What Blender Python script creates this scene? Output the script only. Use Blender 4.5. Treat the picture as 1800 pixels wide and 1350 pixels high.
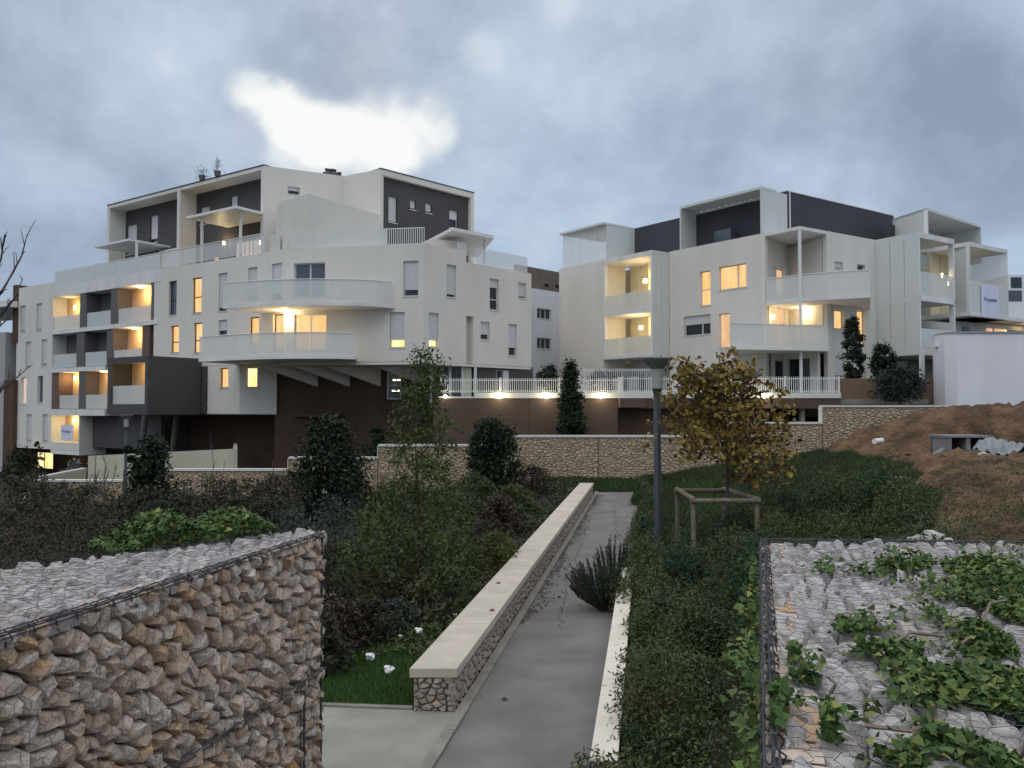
import bpy, math, random
import numpy as np
from mathutils import Vector

random.seed(7); RNG = np.random.default_rng(11)
SC = bpy.context.scene
for o in list(bpy.data.objects): bpy.data.objects.remove(o)
COL = SC.collection

# ------------------------------------------------------------------ camera
EYE = Vector((0, 0, 3.5)); F_PX = 1450.0; PITCH = math.radians(1.7)
cam_d = bpy.data.cameras.new('camera'); cam = bpy.data.objects.new('camera', cam_d); COL.objects.link(cam)
cam_d.sensor_width = 36; cam_d.lens = 36 * F_PX / 1800; cam_d.clip_start = 0.05; cam_d.clip_end = 3000
cam.location = EYE; cam.rotation_euler = (math.radians(90) + PITCH, 0, 0)
SC.camera = cam
def ray(px, py):
    x, y, z = (px - 900) / F_PX, 1.0, -(py - 675) / F_PX
    c, s = math.cos(PITCH), math.sin(PITCH)
    return Vector((x, y * c - z * s, y * s + z * c))
def at(px, py, Y):
    r = ray(px, py); return EYE + r * (Y / r.y)
def atz(px, py, z):
    r = ray(px, py); return EYE + r * ((z - EYE.z) / r.z)

# ------------------------------------------------------------------ sky, sun, exposure
SC.view_settings.view_transform = 'Standard'; SC.view_settings.look = 'None'
SC.view_settings.exposure = 0.12; SC.view_settings.gamma = 1
SC.view_settings.use_curve_mapping = False
SUN_EL, SUN_AZ = math.radians(48), math.radians(205)      # broad soft light of the overcast sky
W = bpy.data.worlds.new('World'); SC.world = W; W.use_nodes = True
def world():
    nt = W.node_tree; N = nt.nodes; L = nt.links
    for n in list(N): N.remove(n)
    out = N.new('ShaderNodeOutputWorld')
    tc = N.new('ShaderNodeTexCoord')
    def math_(op, a, b=None, clamp=False):
        m = N.new('ShaderNodeMath'); m.operation = op; m.use_clamp = clamp
        for i, v in enumerate((a, b)):
            if v is None: continue
            if isinstance(v, (int, float)): m.inputs[i].default_value = v
            else: L.new(v, m.inputs[i])
        return m.outputs[0]
    sep = N.new('ShaderNodeSeparateXYZ'); L.new(tc.outputs['Generated'], sep.inputs[0])
    zz = math_('MAXIMUM', sep.outputs[2], 0.0)
    den = math_('ADD', zz, 0.16)
    px = math_('DIVIDE', sep.outputs[0], den); py = math_('DIVIDE', sep.outputs[1], den)
    comb = N.new('ShaderNodeCombineXYZ'); L.new(px, comb.inputs[0]); L.new(py, comb.inputs[1])
    def noise(vec, scale, detail, rough=0.55, off=0.0, dist=0.0):
        mp = N.new('ShaderNodeMapping'); mp.inputs['Location'].default_value = (off, off * 0.7, off * 1.3)
        L.new(vec, mp.inputs[0])
        n = N.new('ShaderNodeTexNoise'); n.inputs['Scale'].default_value = scale; n.inputs['Detail'].default_value = detail
        n.inputs['Roughness'].default_value = rough; n.inputs['Distortion'].default_value = dist
        L.new(mp.outputs[0], n.inputs['Vector']); return n.outputs['Fac'] if 'Fac' in n.outputs else n.outputs[0]
    n1 = noise(comb.outputs[0], 0.9, 7, 0.55, 3.1, 0.3)
    n2 = noise(tc.outputs['Generated'], 3.2, 6, 0.55, 1.7, 0.25)
    mixn = math_('ADD', math_('MULTIPLY', n1, 0.42), math_('ADD', math_('MULTIPLY', n2, 0.46), math_('MULTIPLY', noise(tc.outputs['Generated'], 9, 6, 0.6, 8.1, 0.3), 0.12)))
    # bands seen in the picture: darker belly above, paler blue near the horizon
    ramp = N.new('ShaderNodeValToRGB'); L.new(mixn, ramp.inputs[0])
    cr = ramp.color_ramp; cr.elements[0].position = 0.405; cr.elements[0].color = (0.26, 0.325, 0.43, 1)
    cr.elements[1].position = 0.60; cr.elements[1].color = (0.60, 0.69, 0.80, 1)
    e = cr.elements.new(0.47); e.color = (0.36, 0.445, 0.57, 1)
    e = cr.elements.new(0.54); e.color = (0.47, 0.57, 0.71, 1)
    # horizon tint
    hz = N.new('ShaderNodeMapRange'); hz.inputs[1].default_value = 0.0; hz.inputs[2].default_value = 0.28
    hz.inputs[3].default_value = 0.6; hz.inputs[4].default_value = 0.0; L.new(zz, hz.inputs[0])
    mh = N.new('ShaderNodeMixRGB'); L.new(hz.outputs[0], mh.inputs[0]); L.new(ramp.outputs[0], mh.inputs[1])
    mh.inputs[2].default_value = (0.39, 0.495, 0.635, 1)
    # bright gaps in the cloud
    wn = N.new('ShaderNodeTexNoise'); wn.inputs['Scale'].default_value = 9; wn.inputs['Detail'].default_value = 5
    L.new(tc.outputs['Generated'], wn.inputs['Vector'])
    wc = N.new('ShaderNodeVectorMath'); wc.operation = 'SUBTRACT'; L.new(wn.outputs['Color'], wc.inputs[0]); wc.inputs[1].default_value = (.5, .5, .5)
    ws = N.new('ShaderNodeVectorMath'); ws.operation = 'SCALE'; L.new(wc.outputs[0], ws.inputs[0]); ws.inputs['Scale'].default_value = 0.06
    wa = N.new('ShaderNodeVectorMath'); wa.operation = 'ADD'; L.new(tc.outputs['Generated'], wa.inputs[0]); L.new(ws.outputs[0], wa.inputs[1])
    wnorm = N.new('ShaderNodeVectorMath'); wnorm.operation = 'NORMALIZE'; L.new(wa.outputs[0], wnorm.inputs[0])
    tot = None
    for (gx, gy, rad, amp) in [(432, 158, 20, .8), (465, 178, 26, 1.0), (505, 205, 30, 1.0), (550, 232, 34, 1.1), (600, 247, 42, 1.3), (660, 242, 44, 1.3), (715, 230, 38, 1.1), (757, 216, 26, .7), (520, 275, 32, 1.0), (690, 280, 26, .6), (600, 225, 150, .40), (848, 95, 26, .75), (970, 25, 26, .5), (1120, 42, 32, .42), (1010, 5, 34, .5), (60, 50, 130, .2), (250, 130, 120, .2), (640, 110, 110, .22), (1380, 60, 110, .25)]:
        d = ray(gx, gy).normalized()
        dp = N.new('ShaderNodeVectorMath'); dp.operation = 'DOT_PRODUCT'; L.new(wnorm.outputs[0], dp.inputs[0]); dp.inputs[1].default_value = d
        a = rad / F_PX * 0.97
        mr = N.new('ShaderNodeMapRange'); mr.interpolation_type = 'SMOOTHSTEP'
        mr.inputs[1].default_value = math.cos(a * 2.1); mr.inputs[2].default_value = 1.0
        mr.inputs[3].default_value = 0; mr.inputs[4].default_value = amp; L.new(dp.outputs['Value'], mr.inputs[0])
        tot = mr.outputs[0] if tot is None else math_('ADD', tot, mr.outputs[0])
    n3 = noise(tc.outputs['Generated'], 11, 6, 0.6, 5.3, 0.2)
    nm0 = math_('MULTIPLY', tot, math_('ADD', math_('ADD', math_('MULTIPLY', n2, 1.5), math_('MULTIPLY', n3, 2.4)), -0.75))
    sm_ = N.new('ShaderNodeMapRange'); sm_.interpolation_type = 'SMOOTHSTEP'; sm_.inputs[1].default_value = 0.0; sm_.inputs[2].default_value = 2.9
    L.new(nm0, sm_.inputs[0]); nm = sm_.outputs[0]
    mg = N.new('ShaderNodeMixRGB'); L.new(nm, mg.inputs[0]); L.new(mh.outputs[0], mg.inputs[1]); mg.inputs[2].default_value = (.93, .94, .92, 1)
    # overcast luminance: brighter overhead (CIE overcast sky, zenith about three times the horizon)
    cz = N.new('ShaderNodeMapRange'); cz.inputs[1].default_value = 0.42; cz.inputs[2].default_value = 1.0
    cz.inputs[3].default_value = 1.0; cz.inputs[4].default_value = 3.1; L.new(zz, cz.inputs[0])
    sc = N.new('ShaderNodeMixRGB'); sc.blend_type = 'MULTIPLY'; sc.inputs[0].default_value = 1
    cc = N.new('ShaderNodeCombineXYZ')
    L.new(cz.outputs[0], cc.inputs[0]); L.new(math_('POWER', cz.outputs[0], 0.80), cc.inputs[1]); L.new(math_('POWER', cz.outputs[0], 0.63), cc.inputs[2])
    L.new(mg.outputs[0], sc.inputs[1]); L.new(cc.outputs[0], sc.inputs[2])
    bg = N.new('ShaderNodeBackground'); bg.inputs[1].default_value = 1.0; L.new(sc.outputs[0], bg.inputs[0])
    sky = N.new('ShaderNodeTexSky'); sky.sky_type = 'NISHITA'; sky.sun_disc = False
    sky.sun_elevation = SUN_EL; sky.sun_rotation = SUN_AZ
    bs = N.new('ShaderNodeBackground'); bs.inputs[1].default_value = 0.05; L.new(sky.outputs[0], bs.inputs[0])
    mx = N.new('ShaderNodeMixShader'); mx.inputs[0].default_value = 0.93
    L.new(bs.outputs[0], mx.inputs[1]); L.new(bg.outputs[0], mx.inputs[2]); L.new(mx.outputs[0], out.inputs[0])
world()
sd = bpy.data.lights.new('sun', 'SUN'); sd.energy = 0.5; sd.angle = math.radians(50); sd.color = (1, 0.96, 0.9)
sun = bpy.data.objects.new('sun', sd); COL.objects.link(sun)
sv = Vector((math.sin(SUN_AZ) * math.cos(SUN_EL), math.cos(SUN_AZ) * math.cos(SUN_EL), math.sin(SUN_EL)))
sun.rotation_euler = sv.to_track_quat('Z', 'Y').to_euler(); sun.location = (0, -20, 60)
SC.cycles.use_denoising = True
SC.cycles.max_bounces = 6; SC.cycles.diffuse_bounces = 3; SC.cycles.transparent_max_bounces = 16

# ------------------------------------------------------------------ materials
MATS = {}
def mat(name, col, rough=0.8, col2=None, scale=3.0, bump=0.0, bscale=30, island=0.0, emit=None, estr=0, spec=0.3, island_cols=None, stain=0.0, detail=5, bdist=0.01):
    m = bpy.data.materials.new(name); m.use_nodes = True; MATS[name] = m
    nt = m.node_tree; N = nt.nodes; L = nt.links; b = N['Principled BSDF']
    b.inputs['Roughness'].default_value = rough
    if 'Specular IOR Level' in b.inputs: b.inputs['Specular IOR Level'].default_value = spec
    tc = N.new('ShaderNodeTexCoord'); geo = N.new('ShaderNodeNewGeometry')
    vec = geo.outputs['Position']
    cur = None
    if island_cols:
        oi = N.new('ShaderNodeObjectInfo')
        ad = N.new('ShaderNodeMath'); ad.operation = 'ADD'; L.new(geo.outputs['Random Per Island'], ad.inputs[0]); L.new(oi.outputs['Random'], ad.inputs[1])
        fr = N.new('ShaderNodeMath'); fr.operation = 'FRACT'; L.new(ad.outputs[0], fr.inputs[0])
        r = N.new('ShaderNodeValToRGB'); r.color_ramp.interpolation = 'LINEAR'
        els = r.color_ramp.elements
        k = len(island_cols)
        els[0].position = 0; els[0].color = (*island_cols[0], 1); els[1].position = 1; els[1].color = (*island_cols[-1], 1)
        for i in range(1, k - 1):
            e = els.new(i / (k - 1)); e.color = (*island_cols[i], 1)
        L.new(fr.outputs[0], r.inputs[0]); cur = r.outputs[0]
    if cur is None:
        rgb = N.new('ShaderNodeRGB'); rgb.outputs[0].default_value = (*col, 1); cur = rgb.outputs[0]
    if col2 is not None:
        n = N.new('ShaderNodeTexNoise'); n.inputs['Scale'].default_value = scale; n.inputs['Detail'].default_value = detail; n.inputs['Roughness'].default_value = .6
        L.new(vec, n.inputs['Vector'])
        mr = N.new('ShaderNodeMapRange'); mr.inputs[1].default_value = .38; mr.inputs[2].default_value = .64; L.new(n.outputs[0], mr.inputs[0])
        mx = N.new('ShaderNodeMixRGB'); L.new(mr.outputs[0], mx.inputs[0]); L.new(cur, mx.inputs[1]); mx.inputs[2].default_value = (*col2, 1); cur = mx.outputs[0]
    if stain:
        n = N.new('ShaderNodeTexNoise'); n.inputs['Scale'].default_value = .45; n.inputs['Detail'].default_value = 8
        mp = N.new('ShaderNodeMapping'); mp.inputs['Scale'].default_value = (2.2, 2.2, .5); L.new(vec, mp.inputs[0]); L.new(mp.outputs[0], n.inputs['Vector'])
        mr = N.new('ShaderNodeMapRange'); mr.inputs[1].default_value = .35; mr.inputs[2].default_value = .7; mr.inputs[3].default_value = 1; mr.inputs[4].default_value = 1 - stain; L.new(n.outputs[0], mr.inputs[0])
        mx = N.new('ShaderNodeMixRGB'); mx.blend_type = 'MULTIPLY'; mx.inputs[0].default_value = 1; L.new(cur, mx.inputs[1]); L.new(mr.outputs[0], mx.inputs[2]); cur = mx.outputs[0]
    L.new(cur, b.inputs['Base Color'])
    if bump:
        n = N.new('ShaderNodeTexNoise'); n.inputs['Scale'].default_value = bscale; n.inputs['Detail'].default_value = 6; L.new(vec, n.inputs['Vector'])
        bp = N.new('ShaderNodeBump'); bp.inputs['Strength'].default_value = bump; bp.inputs['Distance'].default_value = bdist
        L.new(n.outputs[0], bp.inputs['Height']); L.new(bp.outputs[0], b.inputs['Normal'])
    if emit:
        b.inputs['Emission Color'].default_value = (*emit, 1); b.inputs['Emission Strength'].default_value = estr
    return m
def lit_mat(name, c1, c2, s, scale=1.2):
    """a lit room seen through its pane: curtain folds and uneven light"""
    m = bpy.data.materials.new(name); m.use_nodes = True; nt = m.node_tree; N = nt.nodes; L = nt.links; b = N['Principled BSDF']
    b.inputs['Roughness'].default_value = .15; b.inputs['Base Color'].default_value = (.05, .04, .03, 1)
    geo = N.new('ShaderNodeNewGeometry'); mp = N.new('ShaderNodeMapping'); mp.inputs['Scale'].default_value = (2.6, 2.6, .7); L.new(geo.outputs['Position'], mp.inputs[0])
    n = N.new('ShaderNodeTexNoise'); n.inputs['Scale'].default_value = scale; n.inputs['Detail'].default_value = 3; L.new(mp.outputs[0], n.inputs['Vector'])
    r = N.new('ShaderNodeValToRGB'); r.color_ramp.elements[0].position = .35; r.color_ramp.elements[0].color = (*c1, 1); r.color_ramp.elements[1].position = .62; r.color_ramp.elements[1].color = (*c2, 1)
    L.new(n.outputs[0], r.inputs[0]); L.new(r.outputs[0], b.inputs['Emission Color']); b.inputs['Emission Strength'].default_value = s
    return m
def frosted(name, col, alpha):
    m = bpy.data.materials.new(name); m.use_nodes = True; nt = m.node_tree; N = nt.nodes; L = nt.links; b = N['Principled BSDF']
    b.inputs['Base Color'].default_value = (*col, 1); b.inputs['Roughness'].default_value = .35
    b.inputs['Alpha'].default_value = alpha
    return m
WHITE = mat('white render', (.73, .70, .645), .9, (.69, .66, .605), .25, .25, 60, stain=.07)
WHITE2 = mat('cool white render', (.80, .81, .84), .9, (.76, .77, .80), .25, .2, 60, stain=.08)
SLABM = mat('painted slab', (.78, .78, .76), .8, (.70, .70, .68), 1.2, stain=.12)
CREAM = mat('cream render', (.56, .54, .42), .9, (.50, .48, .37), .4, .2, 60, stain=.15)
CHAR = mat('charcoal cladding', (.083, .079, .079), .75, (.072, .068, .068), .7, .15, 40)
CHAR2 = mat('dark slate cladding', (.062, .060, .072), .7, (.052, .052, .064), .7, .15, 40)
DARKB = mat('dark brown render', (.112, .070, .050), .9, (.095, .058, .042), .5, .3, 50, stain=.2)
MIDB = mat('brown render', (.115, .080, .062), .9, (.095, .065, .05), .5, .3, 50, stain=.15)
OCHRE = mat('balcony inner wall', (.66, .47, .27), .9, (.60, .42, .24), .6)
PARTN = mat('partition', (.13, .125, .125), .8)
BRWN2 = mat('warm partition', (.16, .10, .08), .8)
FRAME = mat('window frame', (.58, .585, .58), .5)
FRAMED = mat('dark window frame', (.06, .055, .05), .5)
SHUT = mat('roller shutter', (.66, .66, .66), .6, (.62, .62, .63), 2)
GLASS = mat('dark glass', (.018, .025, .035), .08, spec=.6)
GLASSG = mat('grey glass', (.07, .085, .11), .1, spec=.6)
LIT1 = lit_mat('lit room amber', (.95, .50, .16), (1.0, .66, .30), .95)
LIT2 = lit_mat('lit room peach', (.78, .42, .20), (.95, .60, .32), .85)
LIT3 = lit_mat('lit room yellow', (1.0, .72, .24), (1.0, .86, .45), 1.15)
CURT = lit_mat('lit curtain', (.75, .55, .42), (.95, .78, .62), .72, 6)
PANEL = frosted('frosted balcony glass', (.74, .76, .73), .60)
SCREEN = frosted('perforated metal screen', (.66, .69, .67), .88)
SCREENT = frosted('thin metal screen', (.74, .76, .76), .42)
METALW = mat('white painted metal', (.74, .75, .74), .45)
METALD = mat('dark grey metal', (.035, .045, .055), .45)
GALV = mat('galvanised wire', (.055, .058, .068), .5)
LAMPE = mat('lamp glow', (1, .9, .7), .5, emit=(1.0, .80, .42), estr=9)
LAMPW = mat('bulkhead glow', (1, .95, .8), .5, emit=(1.0, .90, .62), estr=12)
SPOT = mat('spot glow', (1, .9, .7), .5, emit=(1.0, .8, .5), estr=5)
STONE_F = mat('gabion limestone', None, .85, (.50, .39, .30), 9, .9, 45, island_cols=[(.62, .48, .38), (.76, .68, .59), (.44, .32, .25), (.82, .76, .69), (.64, .50, .40), (.62, .36, .15), (.56, .48, .43), (.78, .69, .60), (.48, .33, .24), (.70, .58, .47), (.60, .54, .50), (.74, .66, .57)], bdist=.02)
STONE_T = mat('bleached gabion stone', None, .85, (.34, .32, .31), 12, .9, 40, island_cols=[(.50, .48, .465), (.60, .58, .565), (.42, .39, .375), (.55, .52, .49), (.47, .41, .36), (.62, .61, .60)], bdist=.02)
STONE_W = mat('rubble stone', None, .88, (.27, .22, .18), 12, .8, 40, island_cols=[(.36, .30, .25), (.44, .38, .32), (.30, .25, .21), (.50, .44, .38), (.40, .31, .25)], bdist=.02)
STONE_B = mat('retaining wall stone', None, .9, (.40, .30, .20), 5, .8, 30, island_cols=[(.46, .37, .26), (.52, .43, .31), (.42, .33, .23), (.56, .47, .35), (.49, .39, .27)], bdist=.02)
GAP_SHADE = mat('shadowed core', (.12, .075, .05), .95)  # dark brown paints in the shade of the gaps between packed stones
MORTAR2 = mat('sand mortar', (.40, .31, .21), .95)
CAP = mat('limestone coping', (.60, .54, .445), .75, (.51, .455, .37), 2.2, .2, 60, stain=.16, detail=9)
CAPW = mat('white stone coping', (.76, .70, .60), .75, (.70, .64, .54), 3, .15, 60, stain=.08)
COPW = mat('white coping', (.64, .62, .58), .8)
ASPH = mat('asphalt', (.215, .205, .192), .92, (.165, .157, .148), 1.1, .6, 220, stain=.25, detail=9, bdist=.004)
CONC = mat('pale concrete', (.31, .31, .265), .9, (.255, .255, .215), 1.7, .3, 120, stain=.15, detail=9, bdist=.004)
KERB = mat('kerb stone', (.27, .255, .22), .9, (.20, .19, .165), 3, .3, 80)
SOILD = mat('planted soil', (.030, .027, .020), .95, (.022, .026, .013), .8, .8, 12, bdist=.05)
EARTH = mat('excavated earth', (.075, .045, .029), .95, (.20, .122, .066), .9, 1.0, 7, bdist=.16, detail=12)
BARK = mat('bark', (.10, .08, .06), .9, (.06, .05, .04), 12)
BARKG = mat('twig', (.09, .075, .07), .9)
WOOD = mat('stake wood', (.24, .19, .145), .85, (.16, .125, .095), 8, .3, 60)
PAPER = mat('paper litter', (.85, .87, .90), .7)
CHALK = mat('pale rubble', (.46, .44, .41), .85, (.45, .42, .38), 6, .5, 20)
CLOTH = mat('banner cloth', (.70, .72, .88), .8, (.62, .65, .82), 3)
INK = mat('banner print', (.16, .17, .26), .8)
PVC = mat('white pipe', (.8, .8, .78), .4)
def leafm(name, cols, rough=.65, c2=None, sc=.5): return mat(name, None, rough, c2, sc, island_cols=cols, spec=.25)
L_DARK = leafm('dark evergreen leaf', [(.012, .022, .012), (.022, .036, .018), (.016, .028, .016), (.030, .048, .022)])
L_MID = leafm('green leaf', [(0.040, 0.071, 0.021), (0.075, 0.121, 0.032), (0.052, 0.086, 0.025), (0.098, 0.144, 0.040)])
L_TREE = leafm('young tree leaf', [(.042, .064, .016), (.076, .104, .026), (.052, .074, .018), (.10, .13, .034)])
L_IVY = leafm('ivy leaf', [(0.036, 0.078, 0.022), (0.072, 0.132, 0.026), (0.048, 0.096, 0.036), (0.120, 0.168, 0.036), (0.042, 0.084, 0.029), (0.240, 0.264, 0.072)])
L_GRN = leafm('groundcover leaf', [(0.032, 0.051, 0.018), (0.058, 0.084, 0.028), (0.041, 0.064, 0.023), (0.090, 0.118, 0.038), (0.045, 0.058, 0.026)], c2=(0.079, 0.090, 0.033), sc=1.3)
L_HEA = leafm('heather twig', [(0.037, 0.039, 0.024), (0.055, 0.045, 0.031), (0.035, 0.041, 0.021), (0.050, 0.062, 0.031)])
L_RED = leafm('reddish heather', [(0.067, 0.046, 0.036), (0.053, 0.040, 0.031), (0.082, 0.055, 0.043)])
L_GREY = leafm('grey green lavender', [(.045, .056, .046), (.062, .074, .060), (.036, .046, .038)])
L_AUT = leafm('autumn leaf', [(.27, .18, .035), (.11, .06, .022), (.36, .26, .05), (.17, .09, .028), (.24, .20, .045), (.085, .045, .022), (.30, .18, .03), (.19, .17, .04)])
L_GRS = leafm('grass blade', [(.034, .085, .016), (.06, .13, .025), (.042, .10, .018), (.08, .15, .035)])
L_GRSD = leafm('bank grass blade', [(0.028, 0.057, 0.016), (0.046, 0.090, 0.023), (0.069, 0.103, 0.032), (0.034, 0.067, 0.018)], c2=(0.034, 0.039, 0.021), sc=.6)

# ------------------------------------------------------------------ mesh helpers
def link(o, parent=None):
    COL.objects.link(o)
    if parent is not None: o.parent = parent
    return o
def tag(o, label=None, cat=None, group=None, kind=None):
    if label: o['label'] = label
    if cat: o['category'] = cat
    if group: o['group'] = group
    if kind: o['kind'] = kind
    return o
def wloc(o):
    v = Vector((0, 0, 0))
    while o is not None: v += o.location; o = o.parent
    return v
def empty(name, loc, label, cat, group=None):
    o = bpy.data.objects.new(name, None); o.location = loc; o.empty_display_size = .3; COL.objects.link(o); return tag(o, label, cat, group)
class M:
    def __init__(s): s.v = []; s.f = []
    def add(s, vs, fs):
        b = len(s.v); s.v += [tuple(v) for v in vs]; s.f += [tuple(b + i for i in f) for f in fs]; return s
    def box8(s, p): return s.add(p, [(0, 3, 2, 1), (4, 5, 6, 7), (0, 1, 5, 4), (1, 2, 6, 5), (2, 3, 7, 6), (3, 0, 4, 7)])
    def box(s, x0, x1, y0, y1, z0, z1):
        return s.box8([(x0, y0, z0), (x1, y0, z0), (x1, y1, z0), (x0, y1, z0), (x0, y0, z1), (x1, y0, z1), (x1, y1, z1), (x0, y1, z1)])
    def fbox(s, F, u0, u1, z0, z1, n0, n1):
        return s.box8([F.pt(u0, z0, n1), F.pt(u1, z0, n1), F.pt(u1, z0, n0), F.pt(u0, z0, n0), F.pt(u0, z1, n1), F.pt(u1, z1, n1), F.pt(u1, z1, n0), F.pt(u0, z1, n0)])
    def prism(s, poly, z0, z1):
        """poly counter-clockwise from above; z1 may be a list"""
        k = len(poly); zt = z1 if isinstance(z1, (list, tuple)) else [z1] * k; zb = z0 if isinstance(z0, (list, tuple)) else [z0] * k
        vs = [(p[0], p[1], zb[i]) for i, p in enumerate(poly)] + [(p[0], p[1], zt[i]) for i, p in enumerate(poly)]
        return s.add(vs, [tuple(range(k))[::-1], tuple(range(k, 2 * k))] + [(i, (i + 1) % k, k + (i + 1) % k, k + i) for i in range(k)])
    def wallseg(s, a, b, z0, z1, t=.2):
        """upright slab from plan point a to b, t thick (to the left of a->b)"""
        a = Vector(a[:2]); b = Vector(b[:2]); d = (b - a).normalized(); n = Vector((-d.y, d.x)) * t
        return s.prism([a, b, b + n, a + n], z0, z1)
    def tube(s, pts, r, k=6):
        pts = [Vector(p) for p in pts]; rs = r if isinstance(r, (list, tuple)) else [r] * len(pts)
        b = len(s.v)
        for i, p in enumerate(pts):
            d = (pts[min(i + 1, len(pts) - 1)] - pts[max(i - 1, 0)]).normalized()
            a = d.cross(Vector((0, 0, 1)));
            if a.length < 1e-3: a = Vector((1, 0, 0))
            a.normalize(); c = d.cross(a)
            for j in range(k):
                t = 2 * math.pi * j / k; s.v.append(tuple(p + (a * math.cos(t) + c * math.sin(t)) * rs[i]))
        for i in range(len(pts) - 1):
            for j in range(k):
                s.f.append((b + i * k + j, b + i * k + (j + 1) % k, b + (i + 1) * k + (j + 1) % k, b + (i + 1) * k + j))
        s.f.append(tuple(b + j for j in range(k))[::-1]); s.f.append(tuple(b + (len(pts) - 1) * k + j for j in range(k)))
        return s
    def lathe(s, c, prof, k=20):
        c = Vector(c); b = len(s.v)
        for r, z in prof:
            for j in range(k):
                t = 2 * math.pi * j / k; s.v.append((c.x + r * math.cos(t), c.y + r * math.sin(t), c.z + z))
        for i in range(len(prof) - 1):
            for j in range(k): s.f.append((b + i * k + j, b + i * k + (j + 1) % k, b + (i + 1) * k + (j + 1) % k, b + (i + 1) * k + j))
        s.f.append(tuple(b + j for j in range(k))[::-1]); s.f.append(tuple(b + (len(prof) - 1) * k + j for j in range(k)))
        return s
    def blob(s, c, rx, ry, rz, seed=0, jit=.18):
        import bmesh
        bm = bmesh.new(); bmesh.ops.create_icosphere(bm, subdivisions=2, radius=1); rr = random.Random(seed)
        b = len(s.v)
        for v in bm.verts:
            q = 1 + rr.uniform(-jit, jit); s.v.append((c[0] + v.co.x * rx * q, c[1] + v.co.y * ry * q, c[2] + v.co.z * rz * q))
        for f in bm.faces: s.f.append(tuple(b + v.index for v in f.verts))
        bm.free(); return s
    def build(s, name, m, parent=None, smooth=False, kind=None, label=None, bevel=0):
        V = np.array(s.v, dtype=float)
        lo, hi = V.min(0), V.max(0); org = np.array([(lo[0] + hi[0]) / 2, (lo[1] + hi[1]) / 2, lo[2]])
        me = bpy.data.meshes.new(name); me.from_pydata((V - org).tolist(), [], s.f); me.materials.append(m)
        if smooth: me.polygons.foreach_set('use_smooth', [True] * len(me.polygons))
        o = bpy.data.objects.new(name, me); link(o, parent)
        pw = wloc(parent) if parent is not None else Vector((0, 0, 0))
        o.location = Vector(org.tolist()) - pw
        if kind: o['kind'] = kind
        if label: o['label'] = label
        if bevel:
            md = o.modifiers.new('edge', 'BEVEL'); md.width = bevel; md.segments = 2; md.limit_method = 'ANGLE'
        return o
def np_obj(name, V, k, m, parent=None, org=None):
    """V: (n*k,3) array, faces are consecutive k-gons"""
    V = np.asarray(V, dtype=np.float32); n = len(V) // k
    if org is None: org = np.array([V[:, 0].mean(), V[:, 1].mean(), V[:, 2].min()], dtype=np.float32)
    me = bpy.data.meshes.new(name); me.vertices.add(n * k); me.vertices.foreach_set('co', (V - org).ravel())
    me.loops.add(n * k); me.loops.foreach_set('vertex_index', np.arange(n * k, dtype=np.int32))
    me.polygons.add(n); me.polygons.foreach_set('loop_start', np.arange(0, n * k, k, dtype=np.int32))
    me.update(calc_edges=True); me.materials.append(m)
    o = bpy.data.objects.new(name, me); link(o, parent)
    pw = wloc(parent) if parent is not None else Vector((0, 0, 0))
    o.location = Vector([float(a) for a in org]) - pw
    return o

class Fac:
    """upright plane through two plan points; u runs to the right, n points to the viewer's side"""
    def __init__(s, a, b):
        s.a = Vector((a[0], a[1])); d = Vector((b[0], b[1])) - s.a; s.len = d.length; s.d = d.normalized(); s.n = Vector((s.d.y, -s.d.x))
    def pt(s, u, z, n=0): q = s.a + s.d * u + s.n * n; return Vector((q.x, q.y, z))
    def uz(s, px, py, n=0):
        r = ray(px, py); o = s.a + s.n * n; t = s.n.dot(o) / (s.n.dot(Vector((r.x, r.y))))
        p = EYE + r * t; return (Vector((p.x, p.y)) - o).dot(s.d), p.z
    def U(s, px, n=0, py=600): return s.uz(px, py, n)[0]
    def rect(s, r, n=0):
        u0, z1 = s.uz(r[0], r[1], n); u1, z0 = s.uz(r[2], r[3], n); return u0, u1, z0, z1
def P2(px, Y, py=600): p = at(px, py, Y); return (p.x, p.y)
def facpx(pxa, Ya, pxb, Yb): return Fac(P2(pxa, Ya), P2(pxb, Yb))

def holed_wall(F, u0, u1, z0, z1, holes, n=0, rev=.24):
    """front skin with openings and their reveals"""
    m = M(); us = sorted({u0, u1} | {min(max(h[i], u0), u1) for h in holes for i in (0, 1)}); zs = sorted({z0, z1} | {min(max(h[i], z0), z1) for h in holes for i in (2, 3)})
    for i in range(len(us) - 1):
        for j in range(len(zs) - 1):
            cu, cz = (us[i] + us[i + 1]) / 2, (zs[j] + zs[j + 1]) / 2
            if any(h[0] < cu < h[1] and h[2] < cz < h[3] for h in holes): continue
            m.add([F.pt(us[i], zs[j], n), F.pt(us[i + 1], zs[j], n), F.pt(us[i + 1], zs[j + 1], n), F.pt(us[i], zs[j + 1], n)], [(0, 1, 2, 3)])
    for (a, b, c, d) in [h[:4] for h in holes]:
        p = [F.pt(a, c, n), F.pt(b, c, n), F.pt(b, d, n), F.pt(a, d, n)]; q = [F.pt(a, c, n - rev), F.pt(b, c, n - rev), F.pt(b, d, n - rev), F.pt(a, d, n - rev)]
        m.add(p + q, [(0, 4, 5, 1), (1, 5, 6, 2), (2, 6, 7, 3), (3, 7, 4, 0)])
    # returns at the edges
    t = rev + .02
    m.add([F.pt(u0, z0, n), F.pt(u1, z0, n), F.pt(u1, z1, n), F.pt(u0, z1, n), F.pt(u0, z0, n - t), F.pt(u1, z0, n - t), F.pt(u1, z1, n - t), F.pt(u0, z1, n - t)],
          [(0, 4, 5, 1), (1, 5, 6, 2), (2, 6, 7, 3), (3, 7, 4, 0)])
    return m
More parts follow.
